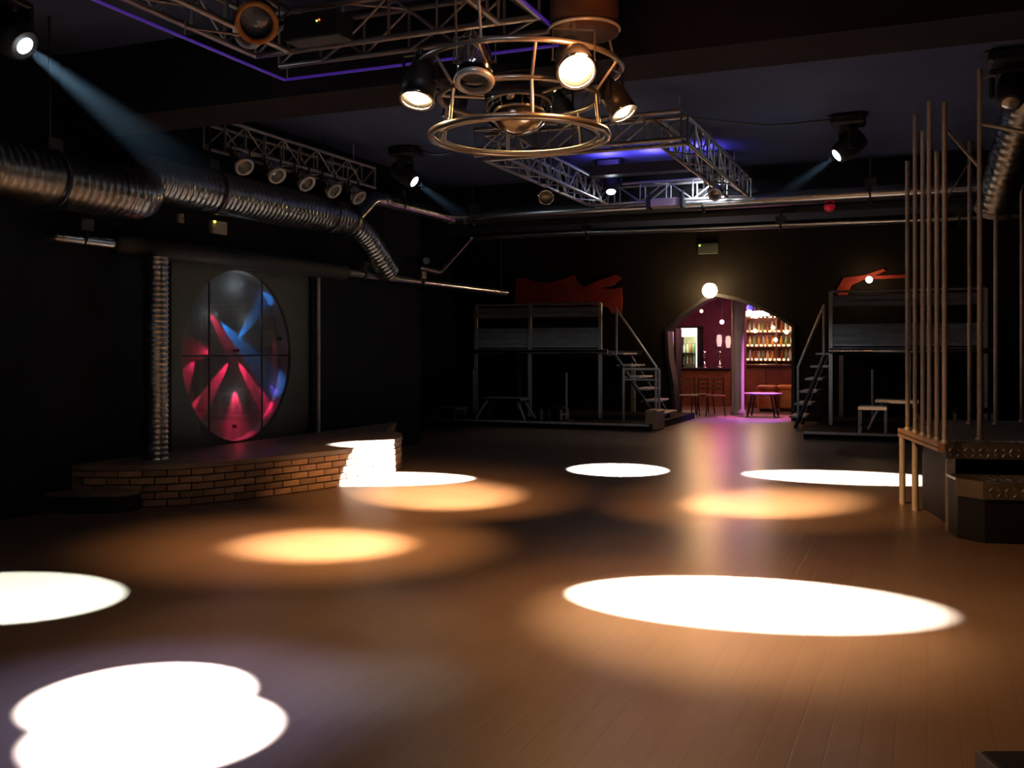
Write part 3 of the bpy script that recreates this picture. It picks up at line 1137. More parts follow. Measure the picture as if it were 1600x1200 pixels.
# projector and small lamps on the far truss
pj = thing('strobe_lamp', 'pale pink strobe lamp bar clamped to the long truss', 'stage light', W(-3.35, 13.4, TF))
pc = W(-3.30, 13.33, TF - .035)
MB().box(pc, (.42, .12, .13), (DA, DB, DZ), .02).build('housing', mat('pink_housing', (.62, .45, .42), .45, var=.05), pj)
for s in (-1, 1):
    MB().box(pc + DA * (.235 * s), (.05, .16, .17), (DA, DB, DZ), .01).build('end_cap', M_BLACK, pj)
    MB().box(pc + DA * (.235 * s) + DZ * .11, (.02, .03, .10), (DA, DB, DZ)).build('clamp', M_BLACKMET, pj)

par_can(W(-4.24, 11.2, TF), on_z(900, 1000), 'unlit black lamp under the long side of the long truss', s=.8)
par_can(W(-2.33, 11.9, TF), on_z(700, 900), 'unlit silver lamp under the long side of the long truss', body='silver', s=.7)

# cables
cable('cable', [Vector((3.55, 10.95, 3.95)), Vector((2.9, 10.9, 3.86)), Vector((2.35, 10.6, 3.83)), W(-2.2, 9.8, 3.72)], .010,
      'black cable sagging from the pole cage lamp to the long truss')
cable('cable', [Vector((-1.2, 12.65, 3.96)), Vector((-.9, 12.3, 3.80)), Vector((-.55, 12.0, 3.86)), W(-4.4, 10.6, 3.72)], .010,
      'black cable sagging from the short wall truss lamp to the long truss')
cable('cable', [W(-6.98, 5.6, 3.9), W(-6.95, 5.7, 3.4), W(-6.6, 6.0, 3.0), W(-6.3, 6.2, 2.94)], .010,
      'black cable hanging down the wall onto the wide duct')

# small red lamp under the far pipe
rlm = thing('red_lamp', 'small red dome lamp under the far bright pipe', 'lamp', W(-.95, 13.9, 3.3))
c = W(*[on_b(1296, 320, 13.9)[0], 13.9, 3.36])
MB().lathe([(.03, 0), (.03, .06)], c + DZ * -.02, DZ, 12).build('holder', M_BLACK, rlm)
MB().lathe([(.0, -.085), (.04, -.075), (.068, -.045), (.075, -.01), (.06, .01), (.03, .012)], c + DZ * -.02, DZ, 16).build('dome', mat('red_glass', (.5, .02, .03), .35, var=.1, emit=(.9, .02, .05), estr=.12), rlm)


# wall boxes
def wallbox(name, label, a, b, z, w, h, wall, ledcol):
    t = thing(name, label, 'emergency light', W(a, b, z))
    if wall == 'left':
        MB().rbox(a, a + .06, b - w / 2, b + w / 2, z, z + h, .008).build('housing', M_WHITEBOX, t)
        MB().rbox(a + .06, a + .066, b - w * .42, b + w * .42, z + h * .15, z + h * .8).build('diffuser', mat('pale_diffuser', (.7, .68, .6), .3, var=.03), t)
        MB().lathe([(.012, 0), (.010, .01)], W(a + .066, b - w * .40, z + h * .86), DA, 8).build('indicator', glow(*ledcol), t)
    else:
        MB().rbox(a - w / 2, a + w / 2, b - .06, b, z, z + h, .008).build('housing', M_GREYBOX, t)
        MB().rbox(a - w * .42, a + w * .42, b - .066, b - .06, z + h * .15, z + h * .8).build('diffuser', M_GREYBOX, t)
        MB().lathe([(.018, 0), (.014, .01)], W(a - w * .40, b - .066, z + h * .80), -DB, 8).build('indicator', glow(*ledcol), t)
    return t


b_, z_ = on_a(337, 366, AL)
wallbox('emergency_light', 'white emergency light box with yellow indicator on the wall above the round window', AL, b_, z_, .24, .14, 'left', ('yellow_led', (1, .9, .05), 5))
b_, z_ = on_a(279, 349, AL)
sn = thing('alarm_sensor', 'tiny white alarm sensor on the wall above the round window', 'sensor', W(AL, b_, z_))
MB().rbox(AL, AL + .05, b_ - .03, b_ + .03, z_, z_ + .10, .01).build('housing', M_WHITEBOX, sn)
MB().lathe([(.02, 0), (.016, .015), (.0, .02)], W(AL + .05, b_, z_ + .04), DA, 10).build('sensor_eye', M_LENSOFF, sn)
a_, z_ = on_b(1107, 397, B1)
wallbox('emergency_light', 'grey emergency light box with green indicator above the bar arch', a_, B1, z_, .42, .22, 'back', ('green_led', (.3, 1, .05), 6))

# bright wall lamp above the arch
a_, z_ = on_b(1109, 454, B1 - .35)
lp = thing('wall_lamp', 'bright warm globe lamp on a bracket above the bar arch', 'lamp', W(a_, B1, z_ + .1))
MB().lathe([(.06, 0), (.06, .03)], W(a_, B1, z_ + .12), -DB, 14).build('wall_plate', M_BLACKMET, lp)
MB().sweep(rounded([W(a_, B1, z_ + .12), W(a_, B1 - .35, z_ + .16), W(a_, B1 - .35, z_ + .08)], .08), .012, 8).build('bracket', M_BLACKMET, lp)
MB().lathe([(.0, -.15)] + [(.15 * math.sin(t * math.pi / 10), -.15 * math.cos(t * math.pi / 10)) for t in range(1, 10)] + [(.0, .15)],
           W(a_, B1 - .35, z_), DZ, 20).build('globe', G_BULB, lp)
point(lp, W(a_, B1 - .64, z_ - .02), 14, (1, .50, .18), .12)

# ------------------------------------------------------------------ far end: platforms, podiums, stairs
PH = 0.12
pf = []
a0_, _ = on_b(672, 660, 16.75)
a1_, _ = on_b(1030, 660, 16.9)
aR0, _ = on_b(1262, 660, 16.9)
tl = MB()
tl.rbox(a0_, a1_ - .15, 16.8, B1, 0, PH)
plat = struct(tl.build('floor_step_a', M_WALLB))
MB().rbox(a0_, a1_ - .15, 16.75, 16.80, PH - .03, PH + .005).build('nosing', M_STEEL, plat)
plat2 = struct(MB().rbox(aR0, AR, 16.3, B1, 0, PH).build('floor_step_b', M_WALLB))
MB().rbox(aR0, AR, 16.25, 16.30, PH - .03, PH + .005).build('nosing', M_STEEL, plat2)


def podium(label, px0, px1, b0, posts, zdeck, ztop):
    aa0, aa1 = on_b(px0, 500, b0)[0], on_b(px1, 500, b0)[0]
    root = thing('raised_podium', label, 'podium', W((aa0 + aa1) / 2, b0 + 1, PH))
    MB().rbox(aa0, aa1, b0, B1 - .02, zdeck - .10, zdeck).build('deck', M_BLACK, root)
    p = MB()
    p.sweep([W(aa0, b0 - .03, zdeck - .02), W(aa1, b0 - .03, zdeck - .02)], .055, 12)
    p.build('deck_edge', M_CHROME, root)
    for x in posts:
        ap = on_b(x, 500, b0)[0]
        MB().rbox(ap - .03, ap + .03, b0 - .03, b0 + .03, PH, ztop).build('post', M_STEEL, root)
    pa = [on_b(x, 500, b0)[0] for x in posts]
    for i in range(len(pa) - 1):
        # corrugated sheet panels in two bands
        for (z0, z1) in ((zdeck + .06, zdeck + .44), (ztop - .26, ztop - .06)):
            n = 3 if z1 - z0 > .3 else 2
            m = MB()
            rows = []
            for k in range(n * 4 + 1):
                zz = z0 + (z1 - z0) * k / (n * 4)
                off = .015 * math.sin(k * math.pi / 2)
                rows.append((W(pa[i] + .035, b0 + off, zz), W(pa[i + 1] - .035, b0 + off, zz)))
            for k in range(len(rows) - 1):
                m.add([rows[k][0], rows[k][1], rows[k + 1][1], rows[k + 1][0]], [(0, 1, 2, 3)], True)
                m.add([q + DB * .012 for q in (rows[k][0], rows[k][1], rows[k + 1][1], rows[k + 1][0])], [(0, 1, 2, 3)], True)
            m.build('sheet_panel', M_GREYMET, root)
        MB().tube(W(pa[i], b0, ztop), W(pa[i + 1], b0, ztop), .022, 10).build('handrail', M_STEEL, root)
    for x in posts[::len(posts) - 1]:
        ap = on_b(x, 500, b0)[0]
        MB().rbox(ap - .04, ap + .04, B1 - .20, B1 - .12, PH, zdeck - .1).build('rear_post', M_STEEL, root)
    return root


podium('raised metal podium with railing below the red ragged banner', 742, 950, 18.0, (744, 828, 938), 1.40, 2.30)
podium('raised metal podium with railing beside the tall pole cage', 1296, 1560, 18.0, (1298, 1420, 1540), 1.42, 2.42)


def stairs(label, a0, a1, b0, width, n, rise0, z1, railside):
    root = thing('metal_stairs', label, 'stairs', W((a0 + a1) / 2, b0 + width / 2, 0))
    for k in range(n):
        t = k / (n - 1)
        a = a0 + (a1 - a0) * t
        z = rise0 + (z1 - rise0) * t
        MB().rbox(a - .15, a + .15, b0, b0 + width, z - .035, z, .006).build('tread', M_GREYMET, root)
    for b in (b0, b0 + width):
        MB().sweep([W(a0 - (a1 - a0) * .08, b, .02), W(a1, b, z1 - .06)], .035, 6).build('stringer', M_BLACKMET, root)
    for t in (0.02, .98):
        a, z = a0 + (a1 - a0) * t, rise0 + (z1 - rise0) * t
        MB().tube(W(a, b0, z - .05 if t > .5 else 0), W(a, b0, z + .85), .022, 8).build('rail_post', M_STEEL, root)
    MB().tube(W(a0, b0, rise0 + .85), W(a1, b0, z1 + .85), .022, 8).build('handrail', M_STEEL, root)
    return root


s0 = on_b(1026, 600, 18.3)[0]
s1 = on_b(962, 600, 18.3)[0]
stairs('dark metal stairs up to the podium below the red banner', s0, s1 + .0, 18.3, 1.0, 6, .24, 1.36, 0)
s0 = on_b(1246, 600, 18.3)[0]
s1 = on_b(1288, 600, 18.3)[0]
stairs('dark metal stairs beside the arch up to the podium with the small lamp', s0, s1, 18.3, 1.0, 6, .24, 1.36, 0)
# waist-high barrier between podium stairs and arch
br0, br1 = on_b(974, 577, 17.4)[0], on_b(1030, 577, 17.4)[0]
bar_ = thing('crowd_barrier', 'low metal barrier rail standing in front of the podium stairs by the arch', 'barrier', W((br0 + br1) / 2, 17.4, 0))
zb = on_b(1000, 577, 17.4)[1]
MB().tube(W(br0, 17.4, zb), W(br1, 17.4, zb), .024, 8).build('top_rail', M_STEEL, bar_)
MB().tube(W(br0, 17.4, zb * .82), W(br1, 17.4, zb * .82), .016, 8).build('mid_rail', M_STEEL, bar_)
for a in (br0, br1):
    MB().tube(W(a, 17.4, PH if a < a1_ - .15 else 0), W(a, 17.4, zb), .024, 8).build('post', M_STEEL, bar_)

# red ragged banner on the end wall
bn = [(805, 480), (806, 436), (820, 434), (836, 440), (858, 442), (880, 436), (896, 430), (902, 441), (912, 449), (936, 438), (962, 429), (971, 434), (958, 446), (938, 450),
      (958, 452), (971, 449), (972, 470), (971, 491), (956, 490), (950, 480), (920, 476), (880, 478), (840, 476)]
poly = [W(on_b(x, y, B1 - .04)[0], B1 - .04, on_b(x, y, B1 - .04)[1]) for x, y in bn]
tag(MB().prism(poly, DB * .035).build('red_banner', M_RED, loc=W(on_b(880, 470, B1)[0], B1, 2.2)), 'dark red banner with a ragged top edge on the end wall', 'banner')
bn = [(1308, 452), (1318, 434), (1350, 430), (1380, 420), (1384, 423), (1366, 431), (1420, 429), (1420, 434), (1350, 437), (1330, 446), (1322, 466), (1310, 466)]
poly = [W(on_b(x, y, B1 - .04)[0], B1 - .04, on_b(x, y, B1 - .04)[1]) for x, y in bn]
tag(MB().prism(poly, DB * .035).build('red_streamer', M_RED, loc=W(on_b(1360, 440, B1)[0], B1, 2.6)), 'narrow dark red streamer on the end wall behind the small lamp', 'banner')
a_, z_ = on_b(1358, 437, B1 - .25)
sl = thing('small_wall_lamp', 'small warm bulb lamp on the end wall over the red streamer', 'lamp', W(a_, B1, z_))
MB().lathe([(.03, 0), (.03, .05), (.015, .06), (.015, .20)], W(a_, B1, z_), -DB, 10).build('holder', M_BLACK, sl)
MB().lathe([(.0, -.065), (.045, -.045), (.065, 0), (.045, .045), (.0, .065)], W(a_, B1 - .25, z_), DB, 14).build('bulb', glow('bulb_small_glow', (1, .78, .40), 14), sl)
point(sl, W(a_, B1 - .40, z_), 5, (1, .55, .25), .05)


# ------------------------------------------------------------------ furniture on the far platforms
def splay_table(label, a, b, z0, w, d, h, group=None, topmat=None, leg=None):
    t = thing('splay_leg_table', label, 'table', W(a, b, z0), group)
    MB().rbox(a - w / 2, a + w / 2, b - d / 2, b + d / 2, z0 + h - .05, z0 + h, .008).build('table_top', topmat or M_TABLE, t)
    MB().rbox(a - w / 2, a + w / 2, b - d / 2 - .006, b - d / 2, z0 + h - .055, z0 + h - .002).build('glint_band', M_CHROME, t)  # polished strip added so the table edge shows a highlight
    for i in (-1, 1):
        for j in (-1, 1):
            MB().tube(W(a + i * (w / 2 + .10), b + j * (d / 2 + .02), z0), W(a + i * (w / 2 - .10), b + j * (d / 2 - .08), z0 + h - .05), .026, 8).build('leg', leg or M_STEEL, t)
    return t


def frame_stool(label, a, b, z0, w, h, top=True, group=None):
    t = thing('frame_stool', label, 'stool', W(a, b, z0), group)
    MB().rbox(a - w / 2, a + w / 2, b - w / 2, b + w / 2, z0 + h - .06, z0 + h, .01).build('seat', M_TABLE if top else M_BLACK, t)
    if top:
        MB().rbox(a - w / 2, a + w / 2, b - w / 2 - .006, b - w / 2, z0 + h - .055, z0 + h - .005).build('glint_band', M_CHROME, t)  # reflecting strip added to brighten the seat edge
    for i in (-1, 1):
        for j in (-1, 1):
            MB().rbox(a + i * (w / 2 - .02) - .018, a + i * (w / 2 - .02) + .018, b + j * (w / 2 - .02) - .018, b + j * (w / 2 - .02) + .018, z0, z0 + h - .06).build('leg', M_STEEL, t)
        MB().rbox(a + i * (w / 2 - .02) - .01, a + i * (w / 2 - .02) + .01, b - w / 2 + .03, b + w / 2 - .03, z0 + .10, z0 + .13).build('stretcher', M_STEEL, t)
    return t


BT = 17.25
at_, zt_ = on_b(790, 621, BT)
splay_table('pale low table with splayed legs on the step below the podium', at_, BT, PH, .80, .5, zt_ - PH)
at_, zt_ = on_b(702, 636, BT - .1)
frame_stool('pale square stool on the step beside the pale low table', at_, BT - .1, PH, .52, zt_ - PH)
at_, zt_ = on_b(867, 634, BT)
frame_stool('black square stool on the step in front of the podium post', at_, BT, PH, .42, zt_ - PH, top=False)
for (x, y0, y1, b, lab) in ((740, 577, 622, 17.7, 'short upright metal post behind the pale low table'),
                            (885, 582, 662, 17.1, 'upright metal post standing beside the black square stool')):
    ap, z1 = on_b(x, y0, b)
    o = thing('rope_post', lab, 'post', W(ap, b, PH))
    MB().lathe([(.12, 0), (.12, .02), (.02, .035)], W(ap, b, PH), DZ, 14).build('base', M_BLACKMET, o)
    MB().tube(W(ap, b, PH + .02), W(ap, b, z1), .02, 8).build('pole', M_STEEL, o)
at_, zt_ = on_b(1402, 624, 17.4)
splay_table('pale low table on the step behind the tall pole cage', at_, 17.4, PH, .66, .5, zt_ - PH)
at_, zt_ = on_b(1364, 634, 16.6)
frame_stool('square stool on the step behind the tall pole cage', at_, 16.6, PH, .42, zt_ - PH)
at_, zt_ = on_b(1520, 638, 16.9)
frame_stool('square stool on the step behind the checker plate platform', at_, 16.9, PH, .55, zt_ - PH, top=False)
ap, z1 = on_b(1363, 577, 17.6)
o = thing('rope_post', 'short upright metal post behind the square stool by the pole cage', 'post', W(ap, 17.6, PH))
MB().lathe([(.12, 0), (.12, .02), (.02, .035)], W(ap, 17.6, PH), DZ, 14).build('base', M_BLACKMET, o)
MB().tube(W(ap, 17.6, PH + .02), W(ap, 17.6, z1), .02, 8).build('pole', M_STEEL, o)
# brick planter block by the arch
ap0, ap1 = on_b(1010, 655, 17.1)[0], on_b(1030, 655, 17.1)[0]
tag(MB().rbox(ap0, ap1, 17.0, 17.5, PH if ap1 < a1_ - .15 else 0, .36, .02).build('wooden_block', M_WOOD, loc=W((ap0 + ap1) / 2, 17.25, 0)),
    'small wooden block beside the arch at the end of the step', 'block')

# ------------------------------------------------------------------ checker plate platform with pole cage
PC = Vector((3.36, 7.72, 0))          # corner of the platform near the steps
PD = Vector((3.60, 9.10, 0))          # far corner of its pole side
ux = (PD - PC).normalized()
vx = Vector((ux.y, -ux.x, 0))         # away along the front edge
PZ = .69
pl = thing('plate_platform', 'raised platform with checker plate edge beside the dance floor', 'platform', PC)


def PP(s, t, z=0.0):
    """s away from the corner along the front, t back along the pole side"""
    return PC + vx * s + ux * t + DZ * z


def pbox(s0, s1, t0, t1, z0, z1, bev=0.0):
    return MB().box(PP((s0 + s1) / 2, (t0 + t1) / 2, (z0 + z1) / 2), (s1 - s0, t1 - t0, z1 - z0), (vx, ux, DZ), bev)


MB().prism([PP(u, v, PZ - .10) for u, v in ((.03, .03), (3.6, .03), (3.6, 2.7), (.42, 2.7), (.03, 1.42))], DZ * .096).build('deck', M_CARPET, pl)
pbox(.0, 3.6, -.012, .0, PZ - .125, PZ + .002).build('edge_plate', M_CHECKER, pl)
pbox(.0, 3.6, -.012, .20, PZ - .004, PZ + .002).build('edge_plate_top', M_CHECKER, pl)
pbox(.10, .14, .10, 1.2, .0, PZ - .1).build('side_board', M_BLACK, pl)
pbox(.14, 3.6, .70, .74, .0, PZ - .1).build('rear_board', M_BLACK, pl)
pbox(-.06, .0, -.02, 1.45, PZ - .075, PZ, .006).build('pole_rail', M_WOOD, pl)
pbox(-.062, -.058, -.02, 1.45, PZ - .045, PZ - .035).build('rail_groove', M_BLACK, pl)
for (t, s) in ((1.40, -.03), (1.02, .0)):
    MB().tube(PP(s, t), PP(s, t, PZ - .05), .027, 10).build('leg', M_STEEL, pl)
pbox(.015, .045, .02, .05, .0, PZ - .1).build('corner_leg', M_STEEL, pl)
# raised diamonds of the checker plate
dm_ = MB()


def diamond(m, c, e1, e2, n, L=.026, wd=.011, hh=.009):
    m.add([c + e1 * L, c + e2 * wd, c - e1 * L, c - e2 * wd, c + n * hh], [(0, 1, 4), (1, 2, 4), (2, 3, 4), (3, 0, 4)])


def checker(m, s0, s1, t0, t1, zfix, face):
    p = .055
    r = 0
    u = s0 + .04
    while u < s1 - .03:
        v = t0 + .03
        c = 0
        while v < t1 - .02:
            sg = 1 if (r + c) % 2 else -1
            if face == 'front':
                e1 = (vx * sg + DZ).normalized()
                e2 = (vx * -sg + DZ).normalized()
                diamond(m, PP(u, zfix, v), e1, e2, -ux)
            else:
                e1 = (vx * sg + ux).normalized()
                e2 = (vx * -sg + ux).normalized()
                diamond(m, PP(u, v, zfix), e1, e2, DZ)
            v += p * .75
            c += 1
        u += p
        r += 1


checker(dm_, 0, 1.9, PZ - .125, PZ, -.012, 'front')
checker(dm_, 0, 1.9, 0, .20, PZ + .002, 'top')
dd = dm_.build('plate_diamonds', M_CHECKER, pl)
dd['kind'] = 'stuff'

# step in front
so_ = thing('plate_step', 'black step with checker plate tread in front of the raised platform', 'step', PP(.1, -.4))
SZ = .45
body = [PP(.02, -.02), PP(.02, -.28), PP(.16, -.46), PP(2.6, -.46), PP(2.6, -.02)]
MB().prism(body, DZ * (SZ - .02)).build('step_body', M_BLACK, so_)
trd = [PP(.005, -.02, SZ - .02), PP(.005, -.29, SZ - .02), PP(.15, -.475, SZ - .02), PP(2.6, -.475, SZ - .02), PP(2.6, -.02, SZ - .02)]
MB().prism(trd, DZ * .02).build('tread', M_CHECKER, so_)
MB().box(PP(1.375, -.472, SZ - .065), (2.45, .012, .13), (vx, ux, DZ)).build('tread_lip', M_CHECKER, so_)
e1_, e2_ = PP(.005, -.29), PP(.15, -.475)
dl = (e2_ - e1_).normalized()
MB().box((e1_ + e2_) / 2 + DZ * (SZ - .065), ((e2_ - e1_).length, .012, .13), (dl, Vector((-dl.y, dl.x, 0)), DZ)).build('tread_lip', M_CHECKER, so_)
sd = MB()
checker(sd, .16, 1.9, SZ - .13, SZ, -.478, 'front')
checker(sd, .16, 1.9, -.46, -.04, SZ, 'top')
sd.build('plate_diamonds', M_CHECKER, so_)['kind'] = 'stuff'

# six tall tubes on the pole rail
tops = [(1418, 252), (1430, 178), (1442, 205), (1452, 158), (1464, 236), (1476, 160)]
nth = ('first', 'second', 'third', 'fourth', 'fifth', 'sixth')
for k, (px, py) in enumerate(tops):
    kk = (px - 800) / FOC
    # where the sight line meets the rail
    A = PC - vx * .03
    t = (kk * A.y - A.x) / (ux.x - kk * ux.y)
    p = A + ux * t
    zt = EYE + (HZ - py) / FOC * p.y
    o = thing('tall_tube', '%s tall upright metal tube on the platform rail, counted from the free corner leg' % nth[k], 'tube', p + DZ * PZ, 'tubes of the pole cage')
    MB().tube(p + DZ * PZ, p + DZ * zt, .019, 10).build('tube', M_STEEL, o)
    MB().lathe([(.032, 0), (.032, .012), (.024, .03)], p + DZ * PZ, DZ, 12).build('foot_flange', M_STEEL, o)

# scaffold of thinner uprights behind
def pole_at(px, y, z0, py_top, r, name, label, mat_=None):
    x = (px - 800) / FOC * y
    zt = EYE + (HZ - py_top) / FOC * y
    o = thing(name, label, 'pole', Vector((x, y, z0)), None)
    MB().tube(Vector((x, y, z0)), Vector((x, y, zt)), r, 10).build('tube', mat_ or M_STEEL, o)
    MB().lathe([(r * 1.7, 0), (r * 1.7, .01), (r * 1.2, .025)], Vector((x, y, z0)), DZ, 12).build('foot_flange', M_STEEL, o)
    return o, Vector((x, y, zt))


sc1, t1 = pole_at(1531, 7.85, PZ + .002, 108, .020, 'scaffold_pole', 'tall metal pole on the checker plate edge with two braces')
kY = 7.85
B = lambda px, py, y: Vector(((px - 800) / FOC * y, y, EYE + (HZ - py) / FOC * y))
MB().tube(B(1480, 203, 8.35), B(1531, 262, 7.85), .014, 8).build('brace', M_STEEL, sc1)
MB().tube(B(1531, 193, 7.85), B(1600, 206, 7.75), .016, 8).build('brace', M_STEEL, sc1)
MB().sweep(rounded([B(1531, 125, 7.85), B(1545, 118, 7.85), B(1556, 118, 7.85)], .03), .012, 8).build('hook', M_STEEL, sc1)
sc2, t2 = pole_at(1515, 9.6, PZ, 220, .019, 'scaffold_pole', 'metal pole at the back of the platform with a thin slanting brace')
MB().tube(B(1515, 252, 9.6), B(1480, 310, 9.4), .008, 6).build('brace', M_STEEL, sc2)
sc3, t3 = pole_at(1556, 9.55, PZ, 285, .021, 'scaffold_pole', 'metal pole at the back of the platform under the slanting duct')
sc4, t4 = pole_at(1597, 9.9, PZ, 270, .020, 'scaffold_pole', 'metal pole at the back of the platform beyond the slanting duct')
# slanting duct
d0, d1 = B(1552, 330, 9.7), B(1640, 40, 8.6)
sdct = thing('slanting_duct', 'wide silver duct slanting up to the ceiling above the platform', 'duct', d0)
dd_ = (d1 - d0).normalized()
d1 = d0 + dd_ * ((H - d0.z) / dd_.z)
ridged([d0, d1], .17, .07, .010, 20).build('duct_tube', M_DUCT, sdct)
MB().lathe([(.18, 0), (.18, .05)], d0, dd_, 20).build('end_collar', M_GREYMET, sdct)
# dark object in the ceiling corner above the pole: folded lamp bracket
moving_head(B(1572, 92, 7.6) * 1.0 + Vector((0, 0, 0)) if False else Vector(((1580 - 800) / FOC * 8.6, 8.6, H)), on_z(1500, 900), 'black moving head lamp on the ceiling beside the slanting duct, switched off', lit=False)

# corner of a black table near the platform
tb = thing('black_table', 'black table top with pale edge strip near the platform', 'table', Vector((.95, 1.75, 0)))
x0, y0 = .76, 1.62
MB().box((x0 + .35, y0 - .30, .735), (.70, .60, .03), bev=.004).build('table_top', M_BLACK, tb)
MB().box((x0 - .003, y0 - .30, .735), (.006, .60, .026)).build('edge_strip', M_STEEL, tb)
for i in (.05, .65):
    for j in (-.05, -.55):
        MB().tube((x0 + i, y0 + j, 0), (x0 + i, y0 + j, .72), .02, 8).build('leg', M_BLACKMET, tb)

# ------------------------------------------------------------------ bar beyond the arch
# pillar
ap, _ = on_b(1153, 600, 21.9)
tag(MB().lathe([(.16, 0), (.16, .10), (.135, .12), (.135, HBAR)], W(ap, 21.9, 0), DZ, 20).build('bar_pillar', M_PILLAR, loc=W(ap, 21.9, 0)),
    'grey round pillar standing just inside the bar arch', 'pillar')
# back bar shelves
sb0, sb1 = on_b(1166, 500, 26.5)[0], on_b(1262, 500, 26.5)[0]
shelf = thing('bottle_shelf', 'lit wooden bottle shelf on the bar wall behind the pillar', 'shelf', W((sb0 + sb1) / 2, 26.5, 0))
MB().rbox(sb0, sb1, 26.72, 26.78, .9, 2.45).build('back_panel', M_BARWOOD, shelf)
for z in (1.15, 1.52, 1.89, 2.26):
    MB().rbox(sb0, sb1, 26.42, 26.72, z - .03, z).build('shelf_board', M_BARWOOD, shelf)
    MB().rbox(sb0 + .02, sb1 - .02, 26.70, 26.715, z + .0, z + .04).build('light_strip', glow('amber_strip', (1, .55, .18), 16), shelf)
for a in (sb0, (sb0 + sb1) / 2, sb1):
    MB().rbox(a - .02, a + .02, 26.40, 26.72, 0, 2.45).build('upright', M_BARWOOD, shelf)
cols = [(.75, .45, .10), (.55, .70, .65), (.85, .75, .45), (.35, .12, .04), (.20, .45, .15), (.85, .85, .80)]
bmats = [mat('bottle_glass_%s' % n, c, .12, var=.05, spec=.8) for n, c in zip(('amber', 'aqua', 'straw', 'brown', 'green', 'clear'), cols)]
bnames = ('amber', 'pale aqua', 'straw yellow', 'dark brown', 'green', 'clear')
bprof = [(.036, 0), (.038, .01), (.038, .17), (.030, .20), (.014, .23), (.013, .28), (.016, .285), (.016, .30)]
lit = glow('bottle_lamp_glow', (1, .70, .35), 18)
bmesh_cache = {}
for zi, z in enumerate((1.15, 1.52, 1.89, 2.26)):
    n = 13
    for k in range(n):
        a = sb0 + .08 + (sb1 - sb0 - .16) * k / (n - 1) + random.uniform(-.015, .015)
        if abs(a - (sb0 + sb1) / 2) < .06:
            continue
        c = random.randrange(6)
        if z > 2.2 and k > 7:
            continue
        if c not in bmesh_cache:
            o = MB().lathe(bprof[:6], (0, 0, 0), DZ, 10).build('glass_body', bmats[c])
            p = MB().lathe([(.017, .275), (.017, .305)], (0, 0, 0), DZ, 8).build('cap', M_BLACK)
            bmesh_cache[c] = (o.data, p.data)
            bpy.data.objects.remove(o)
            bpy.data.objects.remove(p)
        s = random.uniform(.85, 1.08)
        t = thing('bottle', '%s bottle on the %s board of the lit bottle shelf' % (bnames[c], ('lowest', 'second lowest', 'second highest', 'highest')[zi]), 'bottle',
                  W(a, 26.55, z), '%s bottles on the %s board' % (bnames[c], ('lowest', 'second lowest', 'second highest', 'highest')[zi]), local=True)
        t.scale = (s, s, s)
        link_mesh('glass_body', bmesh_cache[c][0], t)
        link_mesh('cap', bmesh_cache[c][1], t)
# small halogen lamps over the shelf
for k, (x, y) in enumerate(((1208, 512), (1212, 531), (1180, 517), (1229, 519))):
    a, z = on_b(x, y, 26.38)
    o = thing('shelf_lamp', 'tiny warm spotlight clipped to the front of the bottle shelf', 'lamp', W(a, 26.38, z), 'spotlights on the bottle shelf')
    MB().lathe([(.0, -.05), (.035, -.03), (.05, 0), (.035, .03), (.0, .05)], W(a, 26.36, z), DB, 12).build('bulb', lit, o)
    MB().lathe([(.03, 0), (.03, .05)], W(a, 26.37, z), DB, 10).build('holder', M_BLACK, o)
# counter
ct0, ct1 = on_b(1168, 600, 24.9)[0], on_b(1290, 600, 24.9)[0]
ctr = thing('bar_counter', 'dark wooden bar counter in front of the lit bottle shelf', 'counter', W((ct0 + ct1) / 2, 24.9, 0))
MB().rbox(ct0, ct1, 24.8, 25.3, 0, 1.02).build('body', M_BARWOOD, ctr)
MB().rbox(ct0 - .05, ct1, 24.72, 25.36, 1.02, 1.07, .01).build('counter_top', mat('counter_top', (.10, .04, .02), .25, var=.2), ctr)
for k in range(4):
    a = ct0 + (ct1 - ct0) * (k + .5) / 4
    MB().rbox(a - .25, a + .25, 24.785, 24.80, .12, .92, .004).build('front_panel', mat('panel_wood', (.22, .08, .03), .4, var=.2), ctr)
cs0, cs1 = on_b(1050, 600, 25.2)[0], on_b(1142, 600, 25.2)[0]
cc = thing('side_counter', 'low dark counter in front of the lit drinks fridge', 'counter', W((cs0 + cs1) / 2, 25.2, 0))
MB().rbox(cs0 - .6, cs1, 25.1, 25.5, 0, .92).build('body', M_BARWOOD, cc)
MB().rbox(cs0 - .6, cs1, 25.04, 25.54, .92, .97, .01).build('counter_top', M_BLACK, cc)
# fridge
fa0, fa1 = on_b(1061, 540, 26.1)[0], on_b(1089, 540, 26.1)[0]
fz1 = on_b(1075, 513, 26.1)[1]
fr_ = thing('drinks_fridge', 'tall drinks fridge with lit glass door and header', 'fridge', W((fa0 + fa1) / 2, 26.4, 0))
MB().rbox(fa0 - .04, fa0, 26.1, 26.7, 0, fz1 + .05).build('side_wall', M_BLACK, fr_)
MB().rbox(fa1, fa1 + .04, 26.1, 26.7, 0, fz1 + .05).build('side_wall', M_BLACK, fr_)
MB().rbox(fa0 - .04, fa1 + .04, 26.1, 26.7, fz1, fz1 + .05).build('top_wall', M_BLACK, fr_)
MB().rbox(fa0, fa1, 26.66, 26.7, 0, fz1).build('back_wall', mat('fridge_lining', (.75, .70, .45), .5, var=.1), fr_)
MB().rbox(fa0, fa1, 26.08, 26.12, fz1 - .22, fz1).build('lit_header', glow('fridge_header_glow', (1, .93, .66), 4), fr_)
MB().rbox(fa1 - .035, fa1 - .005, 26.15, 26.19, .3, fz1 - .24).build('lamp_tube', glow('fridge_tube_glow', (1, .95, .70), 6), fr_)
